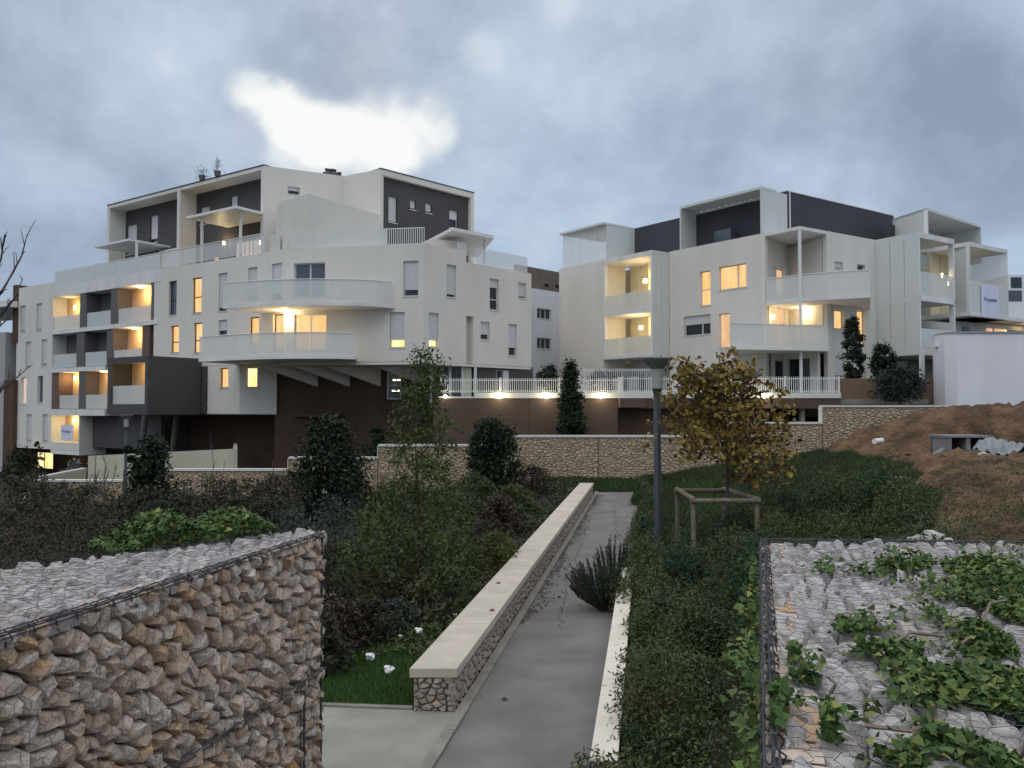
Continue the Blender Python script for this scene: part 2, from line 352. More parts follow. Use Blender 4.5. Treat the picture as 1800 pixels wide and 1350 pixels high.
def window(F, rc, parent, glass, shut=0, vm=(), hm=(), fr=None, n=0, door=False):
    """frame with mullions; pane and shutter are sub-parts"""
    u0, u1, z0, z1 = rc; fr = fr or FRAME; t = .055; nb, nf = n - .20, n - .14
    m = M(); m.fbox(F, u0 + .002, u0 + t, z0, z1, nb, nf); m.fbox(F, u1 - t, u1 - .002, z0, z1, nb, nf); m.fbox(F, u0 + t, u1 - t, z0 + .002, z0 + t, nb, nf); m.fbox(F, u0 + t, u1 - t, z1 - t, z1 - .002, nb, nf)
    for q in vm: uu = u0 + (u1 - u0) * q; m.fbox(F, uu - .04, uu + .04, z0 + t, z1 - t, nb, nf)
    for q in hm: zz = z0 + (z1 - z0) * q; m.fbox(F, u0 + t, u1 - t, zz - .03, zz + .03, nb + .003, nf - .003)
    w = m.build('balcony_door' if door else 'window', fr, parent)
    M().add([F.pt(u0, z0, n - .18), F.pt(u1, z0, n - .18), F.pt(u1, z1, n - .18), F.pt(u0, z1, n - .18)], [(0, 1, 2, 3)]).build('pane', glass, w)
    if shut:
        s = M(); zz = z1 - (z1 - z0) * shut; k = max(1, int((z1 - zz) / .09)); h = (z1 - zz) / k
        for i in range(k): s.fbox(F, u0 + .02, u1 - .02, zz + i * h + .006, zz + (i + 1) * h - .006, n - .128, n - .105)
        s.fbox(F, u0 + .02, u1 - .02, zz, z1, n - .135, n - .125)
        s.build('shutter', SHUT, w)
    M().fbox(F, u0 - .03, u1 + .03, z0 - .045, z0, n - .13, n + .035).build('sill', WHITE, w)
    return w
def glow(parent, p, power, r=.12, col=(1, .72, .36)):
    l = bpy.data.lights.new('lamp_light', 'POINT'); l.energy = power; l.color = col; l.shadow_soft_size = r
    o = bpy.data.objects.new('lamp_light', l); link(o, parent); o.location = Vector(p) - wloc(parent); return o
def wall_lamp(parent, p, power=22, n=(0, -1), col=(1, .72, .36), s=.09):
    p = Vector(p); m = M(); m.lathe((p.x, p.y, p.z - .13), [(s * .6, 0), (s, .02), (s, .24), (s * .6, .26)], 10)
    o = m.build('wall_lamp', LAMPE, parent); glow(parent, p + Vector((n[0], n[1], 0)) * .28, power, .1, col); return o
def panels(F, us, z0, z1, parent, n=0, m=None, name='glass_panel', gap=.03, t=.02):
    for a, b in zip(us[:-1], us[1:]): M().fbox(F, a + gap / 2, b - gap / 2, z0, z1, n - t, n).build(name, m or PANEL, parent)
def poly_panels(pts, z0, z1, parent, m=None, name='glass_panel', gap=.02, inset=.06):
    for a, b in zip(pts[:-1], pts[1:]):
        a = Vector(a[:2]); b = Vector(b[:2]); d = (b - a).normalized(); nn = Vector((-d.y, d.x)) * inset
        M().wallseg(a + d * gap + nn, b - d * gap + nn, z0, z1, .02).build(name, m or PANEL, parent)

# ------------------------------------------------------------------ terrain
DV = Vector((.1652, 1.0)).normalized()                      # direction of the footpath
def xL(Y): return -1.17 + (Y - 9.65) * .1652                # outer edge of the seat wall
def sm(t): t = min(1, max(0, t)); return t * t * (3 - 2 * t)
def hgt(X, Y):
    a = xL(Y); xr = a + 2.27
    if X < a:
        s = a - X; h = .03 - .045 * max(0, s - 2) ; h = max(h, -1.3)
        if Y < 14: h = h * sm((Y - 9) / 5)
        h += .35 * sm((Y - 33.5) / 3) * sm(1 - s / 9)
        return h
    if X < xr + .15: return -.02 + (.38 * sm((Y - 34.5) / 2.5) if Y > 34.5 else 0)
    s = X - xr; k = .50 + (.27 - .50) * sm((Y - 10) / 20)
    if Y < 7: k *= 1
    h = max(0, s - 1.3) * k; h = 1.95 * (1 - math.exp(-h / 1.95 * 1.25)); h += 1.30 * sm((X - 13.2 - .6 * math.sin(Y * 2)) / 6.0) * sm((Y - 31.6) / 1.3)
    return h + .38 * sm((Y - 34.5) / 2.5) * sm(1 - s / 6) + .1 * sm(s)
def hit(px, py):
    """where a line of sight meets the terrain"""
    r = ray(px, py); t = 2.0
    while t < 60:
        p = EYE + r * t
        if p.z <= hgt(p.x, p.y): break
        t += .05
    return p.x, p.y
EB = sorted([(b, a) for a, b in [hit(*q) for q in ((1850, 1100), (1760, 1010), (1700, 985), (1655, 955), (1665, 915), (1650, 880), (1615, 845), (1600, 818), (1480, 800), (1420, 797))]])
def EARTH_X(y):
    """left border of bare earth as a function of distance"""
    if y <= EB[0][0]: return EB[0][1]
    for (a, xa), (b, xb) in zip(EB[:-1], EB[1:]):
        if y <= b: return xa + (xb - xa) * (y - a) / max(1e-6, b - a)
    return EB[-1][1]
xs = np.concatenate([[-600, -300, -150, -90], np.arange(-60, -12, 1.0), np.arange(-12, 26, .35), np.arange(26, 70, 1.5), [90, 150, 300, 600]])
ys = np.concatenate([[-300, -100, -40], np.arange(-12, 4, 1.0), np.arange(4, 42, .4), np.arange(42, 90, 2.0), [120, 200, 400, 800, 1500]])
def ground():
    m = M(); nx, ny = len(xs), len(ys); rr = random.Random(3)
    for y in ys:
        for x in xs:
            z = hgt(x, y) - .006
            if -12 < x < 26 and 4 < y < 37 and not (xL(y) - .1 < x < xL(y) + 2.5) and not (y < 10 and x < 0): z += rr.uniform(-.02, .02)
            if y < 9.8 and x < xL(y) + .3 and x > -9: z = -.03
            if y > 60: z = min(z, .4)
            if x > EARTH_X(y) + 1.4 and 6 < y < 36.4 and x < 29: z -= .9
            m.v.append((x, y, z))
    for j in range(ny - 1):
        for i in range(nx - 1): a = j * nx + i; m.f.append((a, a + 1, a + nx + 1, a + nx))
    return m.build('ground', SOILD, kind='structure', smooth=True)
ground()
def strip(offs0, offs1, y0, y1, z, name, m, thick=.0, zt=None):
    """strip parallel to the path between two lateral offsets from the seat wall's outer edge"""
    p = M(); ya = [y0 + (y1 - y0) * i / 12 for i in range(13)]
    if thick:
        p.prism([(xL(y0) + offs0, y0), (xL(y0) + offs1, y0), (xL(y1) + offs1, y1), (xL(y1) + offs0, y1)], z - thick, z)
    else:
        for a, b in zip(ya[:-1], ya[1:]):
            p.add([(xL(a) + offs0, a, z), (xL(a) + offs1, a, z), (xL(b) + offs1, b, z), (xL(b) + offs0, b, z)], [(0, 1, 2, 3)])
    return p.build(name, m, kind='structure')
strip(.66, 2.36, 2.0, 34.6, .004, 'footpath', ASPH)
# concrete paving west of the kerb, in front of the grass
q0 = (xL(9.72) + .53, 9.62)
M().prism([(-6, 2), (xL(2) + .53, 2), (xL(9.6) + .53, 9.60), (xL(9.6) + .02, 9.66), (-6, 10.15)], -.2, .008).build('concrete_paving', CONC, kind='structure')
for k in range(14):
    y0 = 2 + k * 2.34; strip(.535, .66, y0, y0 + 2.33, .035, 'kerb', KERB, .2)
dirt = M(); rd = random.Random(41)
for i in range(900):
    y = 13.5 + 20 * rd.random(); o_ = .665 + abs(rd.gauss(0, .11)) * (1 + .9 * math.sin(y * 1.3) * math.sin(y * .47 + 1)); cx, cy = xL(y) + o_, y; k = 9; a0 = rd.uniform(.005, .032)
    dirt.add([(cx + a0 * rd.uniform(.5, 1.2) * math.cos(t_ * 6.283 / k), cy + a0 * 2.4 * rd.uniform(.5, 1.2) * math.sin(t_ * 6.283 / k), .0085 + i * .000003) for t_ in range(k)], [tuple(range(k))])
dirt = dirt.build('path_dirt', mat('damp leaf dirt', (.06, .05, .042), .95, (.09, .075, .06), 9)); tag(dirt, 'dark damp dirt and leaf mould along the foot of the seat wall', kind='stuff')
cr_ = M(); rc_ = random.Random(6)
for (a_, b_, y0_, y1_) in ((1.35, .95, 13.2, 18.6), (1.1, .86, 19, 27), (1.9, 1.5, 22, 30), (.9, 2.3, 15.7, 15.9), (.8, 2.35, 24.6, 24.8)):
    k_ = 26; pts_ = []
    for i in range(k_ + 1):
        y = y0_ + (y1_ - y0_) * i / k_; pts_.append((xL(y) + a_ + (b_ - a_) * i / k_ + rc_.gauss(0, .035), y + rc_.gauss(0, .02)))
    for p_, q_ in zip(pts_[:-1], pts_[1:]):
        w_ = rc_.uniform(.004, .013); cr_.add([(p_[0] - w_, p_[1] - w_, .0072), (p_[0] + w_, p_[1] - w_ * .3, .0072), (q_[0] + w_, q_[1], .0072), (q_[0] - w_, q_[1], .0072)], [(0, 1, 2, 3)])
cr_ = cr_.build('path_cracks', MATS['damp leaf dirt']); tag(cr_, 'thin dark cracks wandering along the asphalt path', kind='stuff')
# paving edge strip joint line
M().prism([(-6, 10.16), (xL(9.6) + .02, 9.67), (xL(9.6) + .02, 9.75), (-6, 10.24)], -.2, .03).build('paving_edge', KERB, kind='structure')

# ------------------------------------------------------------------ voronoi stones
def clip(poly, px, py, nx, ny):
    out = []; k = len(poly)
    for i in range(k):
        a = poly[i]; b = poly[(i + 1) % k]; da = (a[0] - px) * nx + (a[1] - py) * ny; db = (b[0] - px) * nx + (b[1] - py) * ny
        if da <= 0: out.append(a)
        if (da < 0 < db) or (db < 0 < da):
            t = da / (da - db); out.append((a[0] + (b[0] - a[0]) * t, a[1] + (b[1] - a[1]) * t))
    return out
def cells(w, h, cw, ch, rr, jit=.47, drop=.16):
    nx, ny = max(1, round(w / cw)), max(1, round(h / ch)); pts = {}
    for j in range(-1, ny + 1):
        for i in range(-1, nx + 1):
            if rr.random() < drop: continue
            pts[(i, j)] = ((i + .5 + rr.uniform(-jit, jit) + (.5 if j % 2 else 0)) * w / nx, (j + .5 + rr.uniform(-jit, jit)) * h / ny)
    res = []; ax = 1 / (w / nx) ** 2; ay = 1 / (h / ny) ** 2
    for (i, j), p in pts.items():
        W2, H2 = 2 * w / nx, 2 * h / ny
        x0, x1, y0, y1 = max(0, p[0] - W2), min(w, p[0] + W2), max(0, p[1] - H2), min(h, p[1] + H2)
        if x0 >= x1 or y0 >= y1: continue
        poly = [(x0, y0), (x1, y0), (x1, y1), (x0, y1)]
        for dj in (-2, -1, 0, 1, 2):
            for di in (-2, -1, 0, 1, 2):
                q = pts.get((i + di, j + dj))
                if q is None or q is p: continue
                poly = clip(poly, (p[0] + q[0]) / 2, (p[1] + q[1]) / 2, (q[0] - p[0]) * ax, (q[1] - p[1]) * ay)
                if len(poly) < 3: break
            if len(poly) < 3: break
        if len(poly) >= 3:
            # drop near-duplicate corners
            pp = [poly[0]]
            for a in poly[1:]:
                if abs(a[0] - pp[-1][0]) + abs(a[1] - pp[-1][1]) > .012 * (cw + ch) * 2: pp.append(a)
            if len(pp) >= 3: res.append(pp)
    return res
def stone_from(poly, conv0, rr, gap=.006, depth=.05, proud=.03, jitter=.25, off=0):
    o_ = rr.uniform(-1.6, .6) * off; conv = lambda a, b, c: conv0(a, b, c + o_)
    cx = sum(p[0] for p in poly) / len(poly); cy = sum(p[1] for p in poly) / len(poly)
    rad = sum(math.hypot(p[0] - cx, p[1] - cy) for p in poly) / len(poly)
    if rad < gap * 2.5: return None
    f = 1 - gap / rad; k = len(poly); tx, ty = rr.uniform(-1, 1), rr.uniform(-1, 1); pr = proud * rr.uniform(.5, 1.3)
    vs = []
    for x, y in poly: vs.append(conv(cx + (x - cx) * f * .93, cy + (y - cy) * f * .93, -depth))
    for x, y in poly:
        g = f * rr.uniform(.93, 1.0); dn = -depth * .25 + rr.uniform(-.3, .3) * proud
        vs.append(conv(cx + (x - cx) * g, cy + (y - cy) * g, dn))
    for x, y in poly:
        g = f * rr.uniform(.45, .8); xx, yy = (x - cx) * g, (y - cy) * g
        vs.append(conv(cx + xx, cy + yy, pr + (xx * tx + yy * ty) / max(rad, .01) * proud * .9 + rr.uniform(-jitter, jitter) * proud))
    vs.append(conv(cx + rr.uniform(-.2, .2) * rad, cy + rr.uniform(-.2, .2) * rad, pr + rr.uniform(0, .5) * proud))
    fs = []
    for i in range(k):
        j = (i + 1) % k; fs += [(i, j, k + j, k + i), (k + i, k + j, 2 * k + j, 2 * k + i), (2 * k + i, 2 * k + j, 3 * k)]
    A = 0
    for i in range(k): a = poly[i]; b = poly[(i + 1) % k]; A += a[0] * b[1] - a[1] * b[0]
    return vs, fs, abs(A) / 2, conv(cx, cy, 0)
def stone_face(o, e1, e2, nrm, w, h, cw, ch, seed, inside=None, **kw):
    o, e1, e2, nrm = map(Vector, (o, e1, e2, nrm)); rr = random.Random(seed); out = []
    conv = lambda a, b, c: o + e1 * a + e2 * b + nrm * c
    for poly in cells(w, h, cw, ch, rr):
        if inside:
            cx = sum(p[0] for p in poly) / len(poly); cy = sum(p[1] for p in poly) / len(poly)
            if not inside(cx, cy): continue
        s = stone_from(poly, conv, rr, **kw)
        if s:
            c = s[3]; v = c - EYE; vis = 0
            if v.y > .1:
                ppx = 900 + F_PX * v.x / v.y; ppy = 718 - F_PX * v.z / v.y
                if -60 < ppx < 1860 and ppy < 1400: vis = s[2] * abs(nrm.dot(v.normalized())) / v.length_squared
            out.append((vis, s))
    return out
def place_stones(sts, parent, m, limit=300, name='stone'):
    sts = sorted(sts, key=lambda a: -a[0]); rest = M()
    for i, (vis, s) in enumerate(sts):
        if i < limit and vis > 0: M().add(s[0], s[1]).build(name, s[4] if len(s) > 4 else m, parent)
        else: rest.add(s[0], s[1])
    if rest.v: rest.build('packed_stones', m, parent, kind='stuff')
def hexwire(o, e1, e2, nrm, w, h, c, parent, inside=None, r=.0012, lift=.03, seed=0):
    o, e1, e2, nrm = map(Vector, (o, e1, e2, nrm)); m = M(); rr = random.Random(seed); dx, dy = c * .87, c * .75
    def P(a, b): return o + e1 * a + e2 * b + nrm * (lift + rr.uniform(-.008, .008))
    ny, nx = int(h / dy) + 1, int(w / dx) + 1
    for j in range(ny):
        for i in range(nx):
            x = (i + (.5 if j % 2 else 0)) * dx; y = j * dy
            if x > w or y + c * .5 > h: continue
            if inside and not inside(x, y): continue
            a = (x, y); t = (x, y + c * .5)
            segs = [(a, t)]
            for sx in (-1, 1):
                q = (x + sx * dx / 2, y + dy)
                if 0 <= q[0] <= w and q[1] <= h and (not inside or inside(*q)): segs.append((t, q))
            for p, q in segs: m.tube([P(*p), P(*q)], r, 3)
    if m.v: m.build('wire_mesh', GALV, parent, kind='stuff')

# ------------------------------------------------------------------ gabion walls
Z = Vector((0, 0, 1))
def gabion(name, label, A, B, back, ztop, zlow, seed, cw, ch, tw, th, flip=1, split=220, end=True, proud=.03):
    """A near, B far (plan) of the face beside the path; back = plan points of the rear edge (far, near)"""
    A = Vector((*A, 0)); B = Vector((*B, 0)); d = (B - A).normalized(); L = (B - A).length
    nrm = Vector((d.y, -d.x, 0)) * flip
    root = empty(name, ((A + B) / 2), label, 'gabion wall')
    bf, bn = Vector((*back[0], 0)), Vector((*back[1], 0))
    core = [A - nrm * .07, B - nrm * .07 - d * .07, bf + nrm * .04 - d * .07, bn]
    if flip < 0: pass
    poly = [(p.x, p.y) for p in core]
    ar = sum(poly[i][0] * poly[(i + 1) % 4][1] - poly[(i + 1) % 4][0] * poly[i][1] for i in range(4))
    if ar < 0: poly = poly[::-1]
    M().prism(poly, zlow, ztop - .05).build('core', GAP_SHADE, root)
    H = ztop - zlow
    face = stone_face(A + Z * zlow, d, Z, nrm, L, H, cw, ch, seed, gap=.005, depth=.10, proud=proud, off=.014)
    en = []
    if end:
        e = (bf - B); el = e.length; e.normalize(); en_n = Vector((e.y, -e.x, 0))
        if en_n.dot(d) < 0: en_n = -en_n
        en = stone_face(B + Z * zlow, e, Z, en_n, el, H, cw, ch, seed + 1, gap=.006, depth=.07, proud=proud)
    # top: quad coordinates along the face direction
    bw = max((bn - A).dot(-nrm), (bf - B).dot(-nrm)); near = min(0, (bn - A).dot(d)); far = max(L, (bf - A).dot(d))
    hull = [((p - A).dot(d), (p - A).dot(-nrm)) for p in (A, B, bf, bn)]
    def inside(x, y):
        x += near; c = []
        for i in range(4):
            a, b = hull[i], hull[(i + 1) % 4]; c.append((b[0] - a[0]) * (y - a[1]) - (b[1] - a[1]) * (x - a[0]))
        return all(v >= -.01 for v in c) or all(v <= .01 for v in c)
    O = A + d * near + Z * ztop
    top = stone_face(O, d, -nrm, Z, far - near, bw, tw, th, seed + 2, inside=inside, gap=.004, depth=.07, proud=.02, jitter=.5, off=.012)
    place_stones(face + en, root, STONE_F, split)
    tops = sorted(top, key=lambda a: -a[0]); rest = M()
    for i, (vis, s) in enumerate(tops):
        if i < 300 - split and vis > 0: M().add(s[0], s[1]).build('top_stone', STONE_T, root)
        else: rest.add(s[0], s[1])
    if rest.v: rest.build('packed_top_stones', STONE_T, root, kind='stuff')
    hexwire(A + Z * zlow, d, Z, nrm, L, H, .095, root, seed=seed)
    hexwire(O, d, -nrm, Z, far - near, bw, .095, root, inside=inside, lift=.036, seed=seed + 5)
    return root, A, B, d, nrm, bf, bn
gl = gabion('gabion_wall', 'tall stone-filled wire gabion wall left of the path, pinkish brown face and ivy on its far top edge',
            (-2.78, .9), (-1.43, 6.2), ((-1.60, 6.42), (-4.6, 2.9)), 2.56, 0.0, 21, .102, .086, .12, .08, proud=.03)
def coil(pts, r, k, parent, wires=3, name='edge_wire', loops=True):
    m = M(); rr = random.Random(5)
    for i in range(wires):
        o = Vector((rr.uniform(-r, r), rr.uniform(-r, r), rr.uniform(-r, r))); m.tube([Vector(p) + o for p in pts], .0038, 4)
    if loops:
        a, b = Vector(pts[0]), Vector(pts[-1]); L = (b - a).length; d = (b - a).normalized(); s = d.cross(Z if abs(d.z) < .9 else Vector((1, 0, 0))).normalized(); t = d.cross(s)
        hp = [a + d * (L * i / k) + (s * math.cos(i * 1.1) + t * math.sin(i * 1.1)) * r * 1.5 for i in range(k + 1)]
        m.tube(hp, .0035, 3)
    m.build(name, GALV, parent)
r_, A, B, d, nrm, bf, bn = gl
e = nrm * .025
coil([A + Z * 2.56 + e, B + Z * 2.56 + e], .02, 260, r_, 5); coil([A + Z * 1.56 + e, B + Z * 1.56 + e], .018, 200, r_, 4); coil([A + Z * .56 + e, B + Z * .56 + e], .02, 160, r_, 4)
coil([B - d * .30 + Z * .0 + e, B - d * .30 + Z * 1.56 + e], .014, 90, r_, 3)
coil([B + Z * 0, B + Z * 2.56], .014, 120, r_, 3)
gr = gabion('gabion_wall', 'broad stone-filled gabion wall at the lower right, bleached flat top half grown over with ivy',
            (.30, .8), (1.80, 5.82), ((5.6, 5.55), (5.2, .8)), 2.56, 0.0, 54, .15, .10, .15, .085, flip=-1, split=60, end=False)
r_, A, B, d, nrm, bf, bn = gr
e = nrm * .03
coil([A + Z * 2.565 + e, B + Z * 2.565 + e], .024, 260, r_, 6); coil([A + Z * 1.56 + e, B + Z * 1.56 + e], .02, 200, r_, 4)
coil([B + Z * 2.57, bf + Z * 2.57], .015, 120, r_, 3); coil([B + Z * 0, B + Z * 2.56], .02, 120, r_, 4)

# ------------------------------------------------------------------ seat wall left of the path
def seatwall():
    y0, y1 = 9.62, 33.4; rt = empty('seat_wall', (xL(20) + .26, 20, 0), 'long low rubble wall with pale stone coping along the left of the path', 'wall')
    def pt(off, y): return Vector((xL(y) + off, y, 0))
    M().prism([pt(.05, y0 + .05)[:2], pt(.46, y0 + .05)[:2], pt(.46, y1)[:2], pt(.05, y1)[:2]], -.1, .39).build('core', GAP_SHADE, rt)
    dv = Vector((DV.x, DV.y, 0)); n = Vector((dv.y, -dv.x, 0))
    side = stone_face(pt(.49, y0 + .0), dv, Z, n, (y1 - y0) / DV.y, .39, .13, .085, 5, gap=.003, depth=.05, proud=.02)
    endf = stone_face(pt(.03, y0 + .03), Vector((1, 0, 0)), Z, Vector((0, -1, 0)), .47, .39, .095, .065, 6, gap=.003, depth=.05, proud=.025)
    for i in range(len(endf)): endf[i] = (endf[i][0] * 50, endf[i][1])
    place_stones(side + endf, rt, STONE_W, 290)
    L = (y1 - y0); k = 12; rr = random.Random(1)
    for i in range(k):
        a = y0 + L * i / k + (0 if i else 0); b = y0 + L * (i + 1) / k - .014
        dz = rr.uniform(-.002, .002)
        M().prism([pt(-.01, a)[:2], pt(.54, a)[:2], pt(.54, b)[:2], pt(-.01, b)[:2]], .392, .50 + dz).build('coping_slab', CAP, rt, bevel=.006)
seatwall()
def lowwall():
    rt = empty('low_wall', (1.4, 11, 0), 'narrow low white-capped wall on the right of the path beside the planting', 'wall')
    def pt(off, y): return (.72 + (y - 7.6) * .163 + off, y)
    M().prism([pt(.02, 7.4), pt(.23, 7.4), pt(.23, 16.15), pt(.02, 16.15)], -.1, .33).build('wall_body', WHITE, rt)
    for i in range(4):
        a = 7.35 + i * 2.21; M().prism([pt(0, a), pt(.25, a), pt(.25, a + 2.20), pt(0, a + 2.20)], .332, .40).build('coping_slab', CAPW, rt, bevel=.005)
lowwall()

# ------------------------------------------------------------------ stepped stone retaining wall
def retaining():
    Yw = 37.0; rt = empty('retaining_wall', (0, Yw, 0), 'long stepped retaining wall of sand-coloured rubble stone with white coping below the flats', 'wall')
    X = lambda px: (px - 900) / F_PX * Yw
    segs = [(53, 219, .31), (219, 508, .80), (508, 665, 1.33), (665, 885, 1.89), (885, 1052, 2.30), (1052, 1283, 2.30), (1283, 1445, 2.89), (1445, 1688, 3.65)]
    big = []
    for i, (a, b, zt) in enumerate(segs):
        x0, x1 = X(a), X(b); zb = min(hgt(x0, Yw), hgt(x1, Yw), .2) - .3
        if a > 1200: zb = .6
        M().box(x0, x1 - .02, Yw + .06, Yw + .35, zb, zt - .09).build('wall_body', MORTAR2, rt)
        big += stone_face((x0 + .01, Yw, zb), (1, 0, 0), Z, (0, -1, 0), x1 - x0 - .03, zt - zb - .09, .20, .11, 80 + i, gap=.003, depth=.05, proud=.028)
        k = max(1, round((x1 - x0) / 2.2))
        for j in range(k):
            q0 = x0 + (x1 - x0) * j / k; q1 = x0 + (x1 - x0) * (j + 1) / k
            M().box(q0 + .004, q1 - .004, Yw - .07, Yw + .4, zt - .088, zt).build('coping_slab', COPW, rt)
        if i and segs[i - 1][2] < zt: M().box(x0 - .035, x0 - .001, Yw - .04, Yw + .38, segs[i - 1][2] + .002, zt - .09).build('step_edge', COPW, rt)
        if i + 1 < len(segs) and segs[i + 1][2] < zt: pass
    place_stones(big, rt, STONE_B, 300)
retaining()

def ramp():
    rt = empty('ramp_wall', P2(290, 44) + (0,), 'cream rendered ramp wall behind the left stone wall under the overhang', 'wall')
    a, b = P2(158, 45), P2(412, 42)
    M().wallseg(b, a, -1.2, [1.45 + .0, .92, .92, 1.45], -.22).build('wall_body', CREAM, rt)
    M().wallseg(P2(412, 42.0), P2(412.1, 49), -1.0, 1.45, -.2).build('return_wall', CREAM, rt)
    rt2 = empty('ramp_parapet', P2(110, 41) + (0,), 'thin cream parapet wall sloping back from the left end of the stone wall', 'wall')
    c, d_ = P2(54, 37.4), P2(156, 44.5)
    M().wallseg(d_, c, -1.2, .22, -.2).build('wall_body', CREAM, rt2)
    M().wallseg(d_, c, .222, .31, -.26).build('coping', COPW, rt2)
ramp()

# ------------------------------------------------------------------ LEFT APARTMENT BUILDING
LB = empty('apartment_building', (-14, 52, -1), 'large left apartment building, white with charcoal penthouses, curved balconies and lit flats', 'building')
F1 = facpx(90, 58.4, 500, 44.2)
uA = F1.U(29); cB = P2(500, 44.2); cC = P2(744, 42.6); F2 = Fac(cB, cC)
F3 = facpx(744, 42.6, 934, 48.6); uD = F3.len
ZT, ZS = 12.1, 5.95
def winset(F, specs, n=0):
    return [F.rect(s[:4], n) for s in specs]
# F1 upper wall right of the loggias
S1 = [((297, 495, 310, 553), dict(glass=GLASSG, hm=(.45,))), ((338, 489, 354, 549), dict(glass=LIT1, hm=(.45,))), ((384, 481, 399, 546), dict(glass=GLASS, shut=.9)),
      ((436, 471, 452, 527), dict(glass=GLASS, shut=.85)), ((478, 464, 495, 527), dict(glass=GLASS, shut=.8)),
      ((300, 573, 314, 620), dict(glass=LIT1, hm=(.4,))), ((340, 568, 355, 620), dict(glass=LIT1, hm=(.42,))), ((384, 563, 399, 588), dict(glass=GLASS, shut=.7)),
      ((438, 558, 455, 604), dict(glass=LIT1)), ((480, 553, 498, 612), dict(glass=LIT1))]
u283 = F1.U(283); uE = F1.len
hol = [F1.rect(s[0]) for s in S1]
holed_wall(F1, u283, uE, ZS + .02, ZT, hol).build('wall', WHITE, LB)
for (r, kw), rc in zip(S1, hol): window(F1, rc, LB, fr=FRAMED, **kw)
# F1 left part
zb = .62
S0 = [((36, 538, 44, 582), GLASSG, .95), ((64, 534, 73, 580), GLASSG, .95), ((45, 601, 54, 645), GLASSG, .95), ((73, 597, 82, 642), GLASSG, .93), ((37, 664, 46, 710), CURT, 0), ((66, 661, 75, 708), GLASSG, 0), ((47, 728, 55, 776), GLASSG, .95), ((75, 728, 83, 776), GLASSG, .95)]
u92 = F1.U(92); hol = [F1.rect(s[0]) for s in S0]
holed_wall(F1, uA, u92, zb, ZT + .35, hol).build('wall', WHITE, LB)
for s, rc in zip(S0, hol): window(F1, rc, LB, s[1], shut=s[2])
# loggia bay
uL0, uL1 = u92, u283
bands = [(11.35, ZT), (8.72, 9.0), (6.02, 6.32), (3.02, 3.45)]
def fz(F, px, py, n=0): return F.uz(px, py, n)[1]
for i, (a, b) in enumerate(bands):
    u1 = uL1 if i < 2 else F1.U(192)
    M().fbox(F1, uL0, u1 - (.35 if i else 0), a, b, -2.0, .02 + .03 * (i > 0)).build('floor_slab', SLABM, LB)
uJ = F1.U(270)
M().fbox(F1, uJ, uL1, 6.35, 11.345, -1.9, 0).build('wall', WHITE, LB)
ug = F1.U(142)
# ground level cell surround
M().fbox(F1, uL0, ug, zb, 1.15, -1.9, 0).build('wall', WHITE, LB)
M().fbox(F1, ug - .12, ug, 1.152, 3.01, -1.9, 0).build('wall', WHITE, LB)
M().fbox(F1, uL0, ug, zb - .3, zb - .01, -1.9, .0).build('floor_slab', SLABM, LB)
def cell(pa, pb, z0, z1, back, glow_p=None, lamp=None, parapet=PANEL, hgt_=.95):
    ua, ub = F1.U(pa), F1.U(pb)
    M().fbox(F1, ua, ub, z0, z1, -1.15, -1.0).build('back_wall', back, LB)
    M().fbox(F1, ua + .04, ub - .04, z0 + .02, z0 + hgt_, -.10, -.07).build('balcony_panel', parapet, LB)
    if lamp: u_, z_ = F1.uz(lamp[1], lamp[2], -.85); wall_lamp(LB, F1.pt(u_, z_, -.85), lamp[0], n=F1.n, col=(1, .72, .34))
    if glow_p:
        q = M().fbox(F1, (ua + ub) / 2 - .25, (ua + ub) / 2 + .25, z1 - .05, z1 - .005, -.7, -.4).build('ceiling_lamp', SPOT, LB)
        glow(LB, F1.pt((ua + ub) / 2, z1 - .4, -.5), glow_p, .2, (1, .62, .30))
def part(pa, pb, z0, z1, m, n0=-1.9, n1=-.02): M().fbox(F1, F1.U(pa), F1.U(pb), z0, z1, n0, n1).build('partition', m, LB)
cell(92, 139, 9.02, 11.33, OCHRE, lamp=(30, 132, 541)); part(139.2, 150, 9.02, 11.33, PARTN); cell(150, 193, 9.02, 11.33, PARTN); part(193.2, 205, 9.02, 11.33, PARTN); cell(205.4, 264, 9.02, 11.33, OCHRE, glow_p=60); part(264.2, 270, 9.02, 11.33, PARTN)
cell(92, 134, 6.34, 8.7, PARTN); part(134.2, 148, 6.34, 8.7, PARTN); cell(148.2, 187, 6.34, 8.7, PARTN); part(187.2, 198, 6.34, 8.7, PARTN); cell(198.4, 249, 6.34, 8.7, OCHRE, glow_p=60); part(249.2, 262, 6.34, 8.7, BRWN2)
part(92.3, 104, 3.47, 6.0, BRWN2); cell(104, 139, 3.47, 6.0, OCHRE, lamp=(30, 132, 665)); part(139.2, 150, 3.47, 6.0, PARTN); cell(150.2, 191, 3.47, 6.0, OCHRE, glow_p=30)
M().fbox(F1, uL0, ug - .12, zb, 3.01, -1.15, -1.0).build('back_wall', OCHRE, LB)
u_, z_ = F1.uz(130, 739, -.85); wall_lamp(LB, F1.pt(u_, z_, -.85), 34, n=F1.n, col=(1, .78, .36))
M().fbox(F1, uL0 - .15, uL0, zb, 12.0, -1.9, -.26).build('side_wall', WHITE, LB)
# charcoal wall right of it, ground level
M().fbox(F1, ug + .01, F1.U(262), .85, 3.0, -1.2, -.9).build('wall', CHAR, LB)
# underside and dark base
M().fbox(F1, uA + .3, uE + 1, 3.02, 3.2, -8, -1.95).build('soffit', DARKB, LB)
FB = Fac(F1.pt(uA, 0, -3.0)[:2], F1.pt(F1.U(492), 0, -3.0)[:2])
M().fbox(FB, 0, FB.len, -1.4, 3.01, -.4, 0).build('base_wall', DARKB, LB)
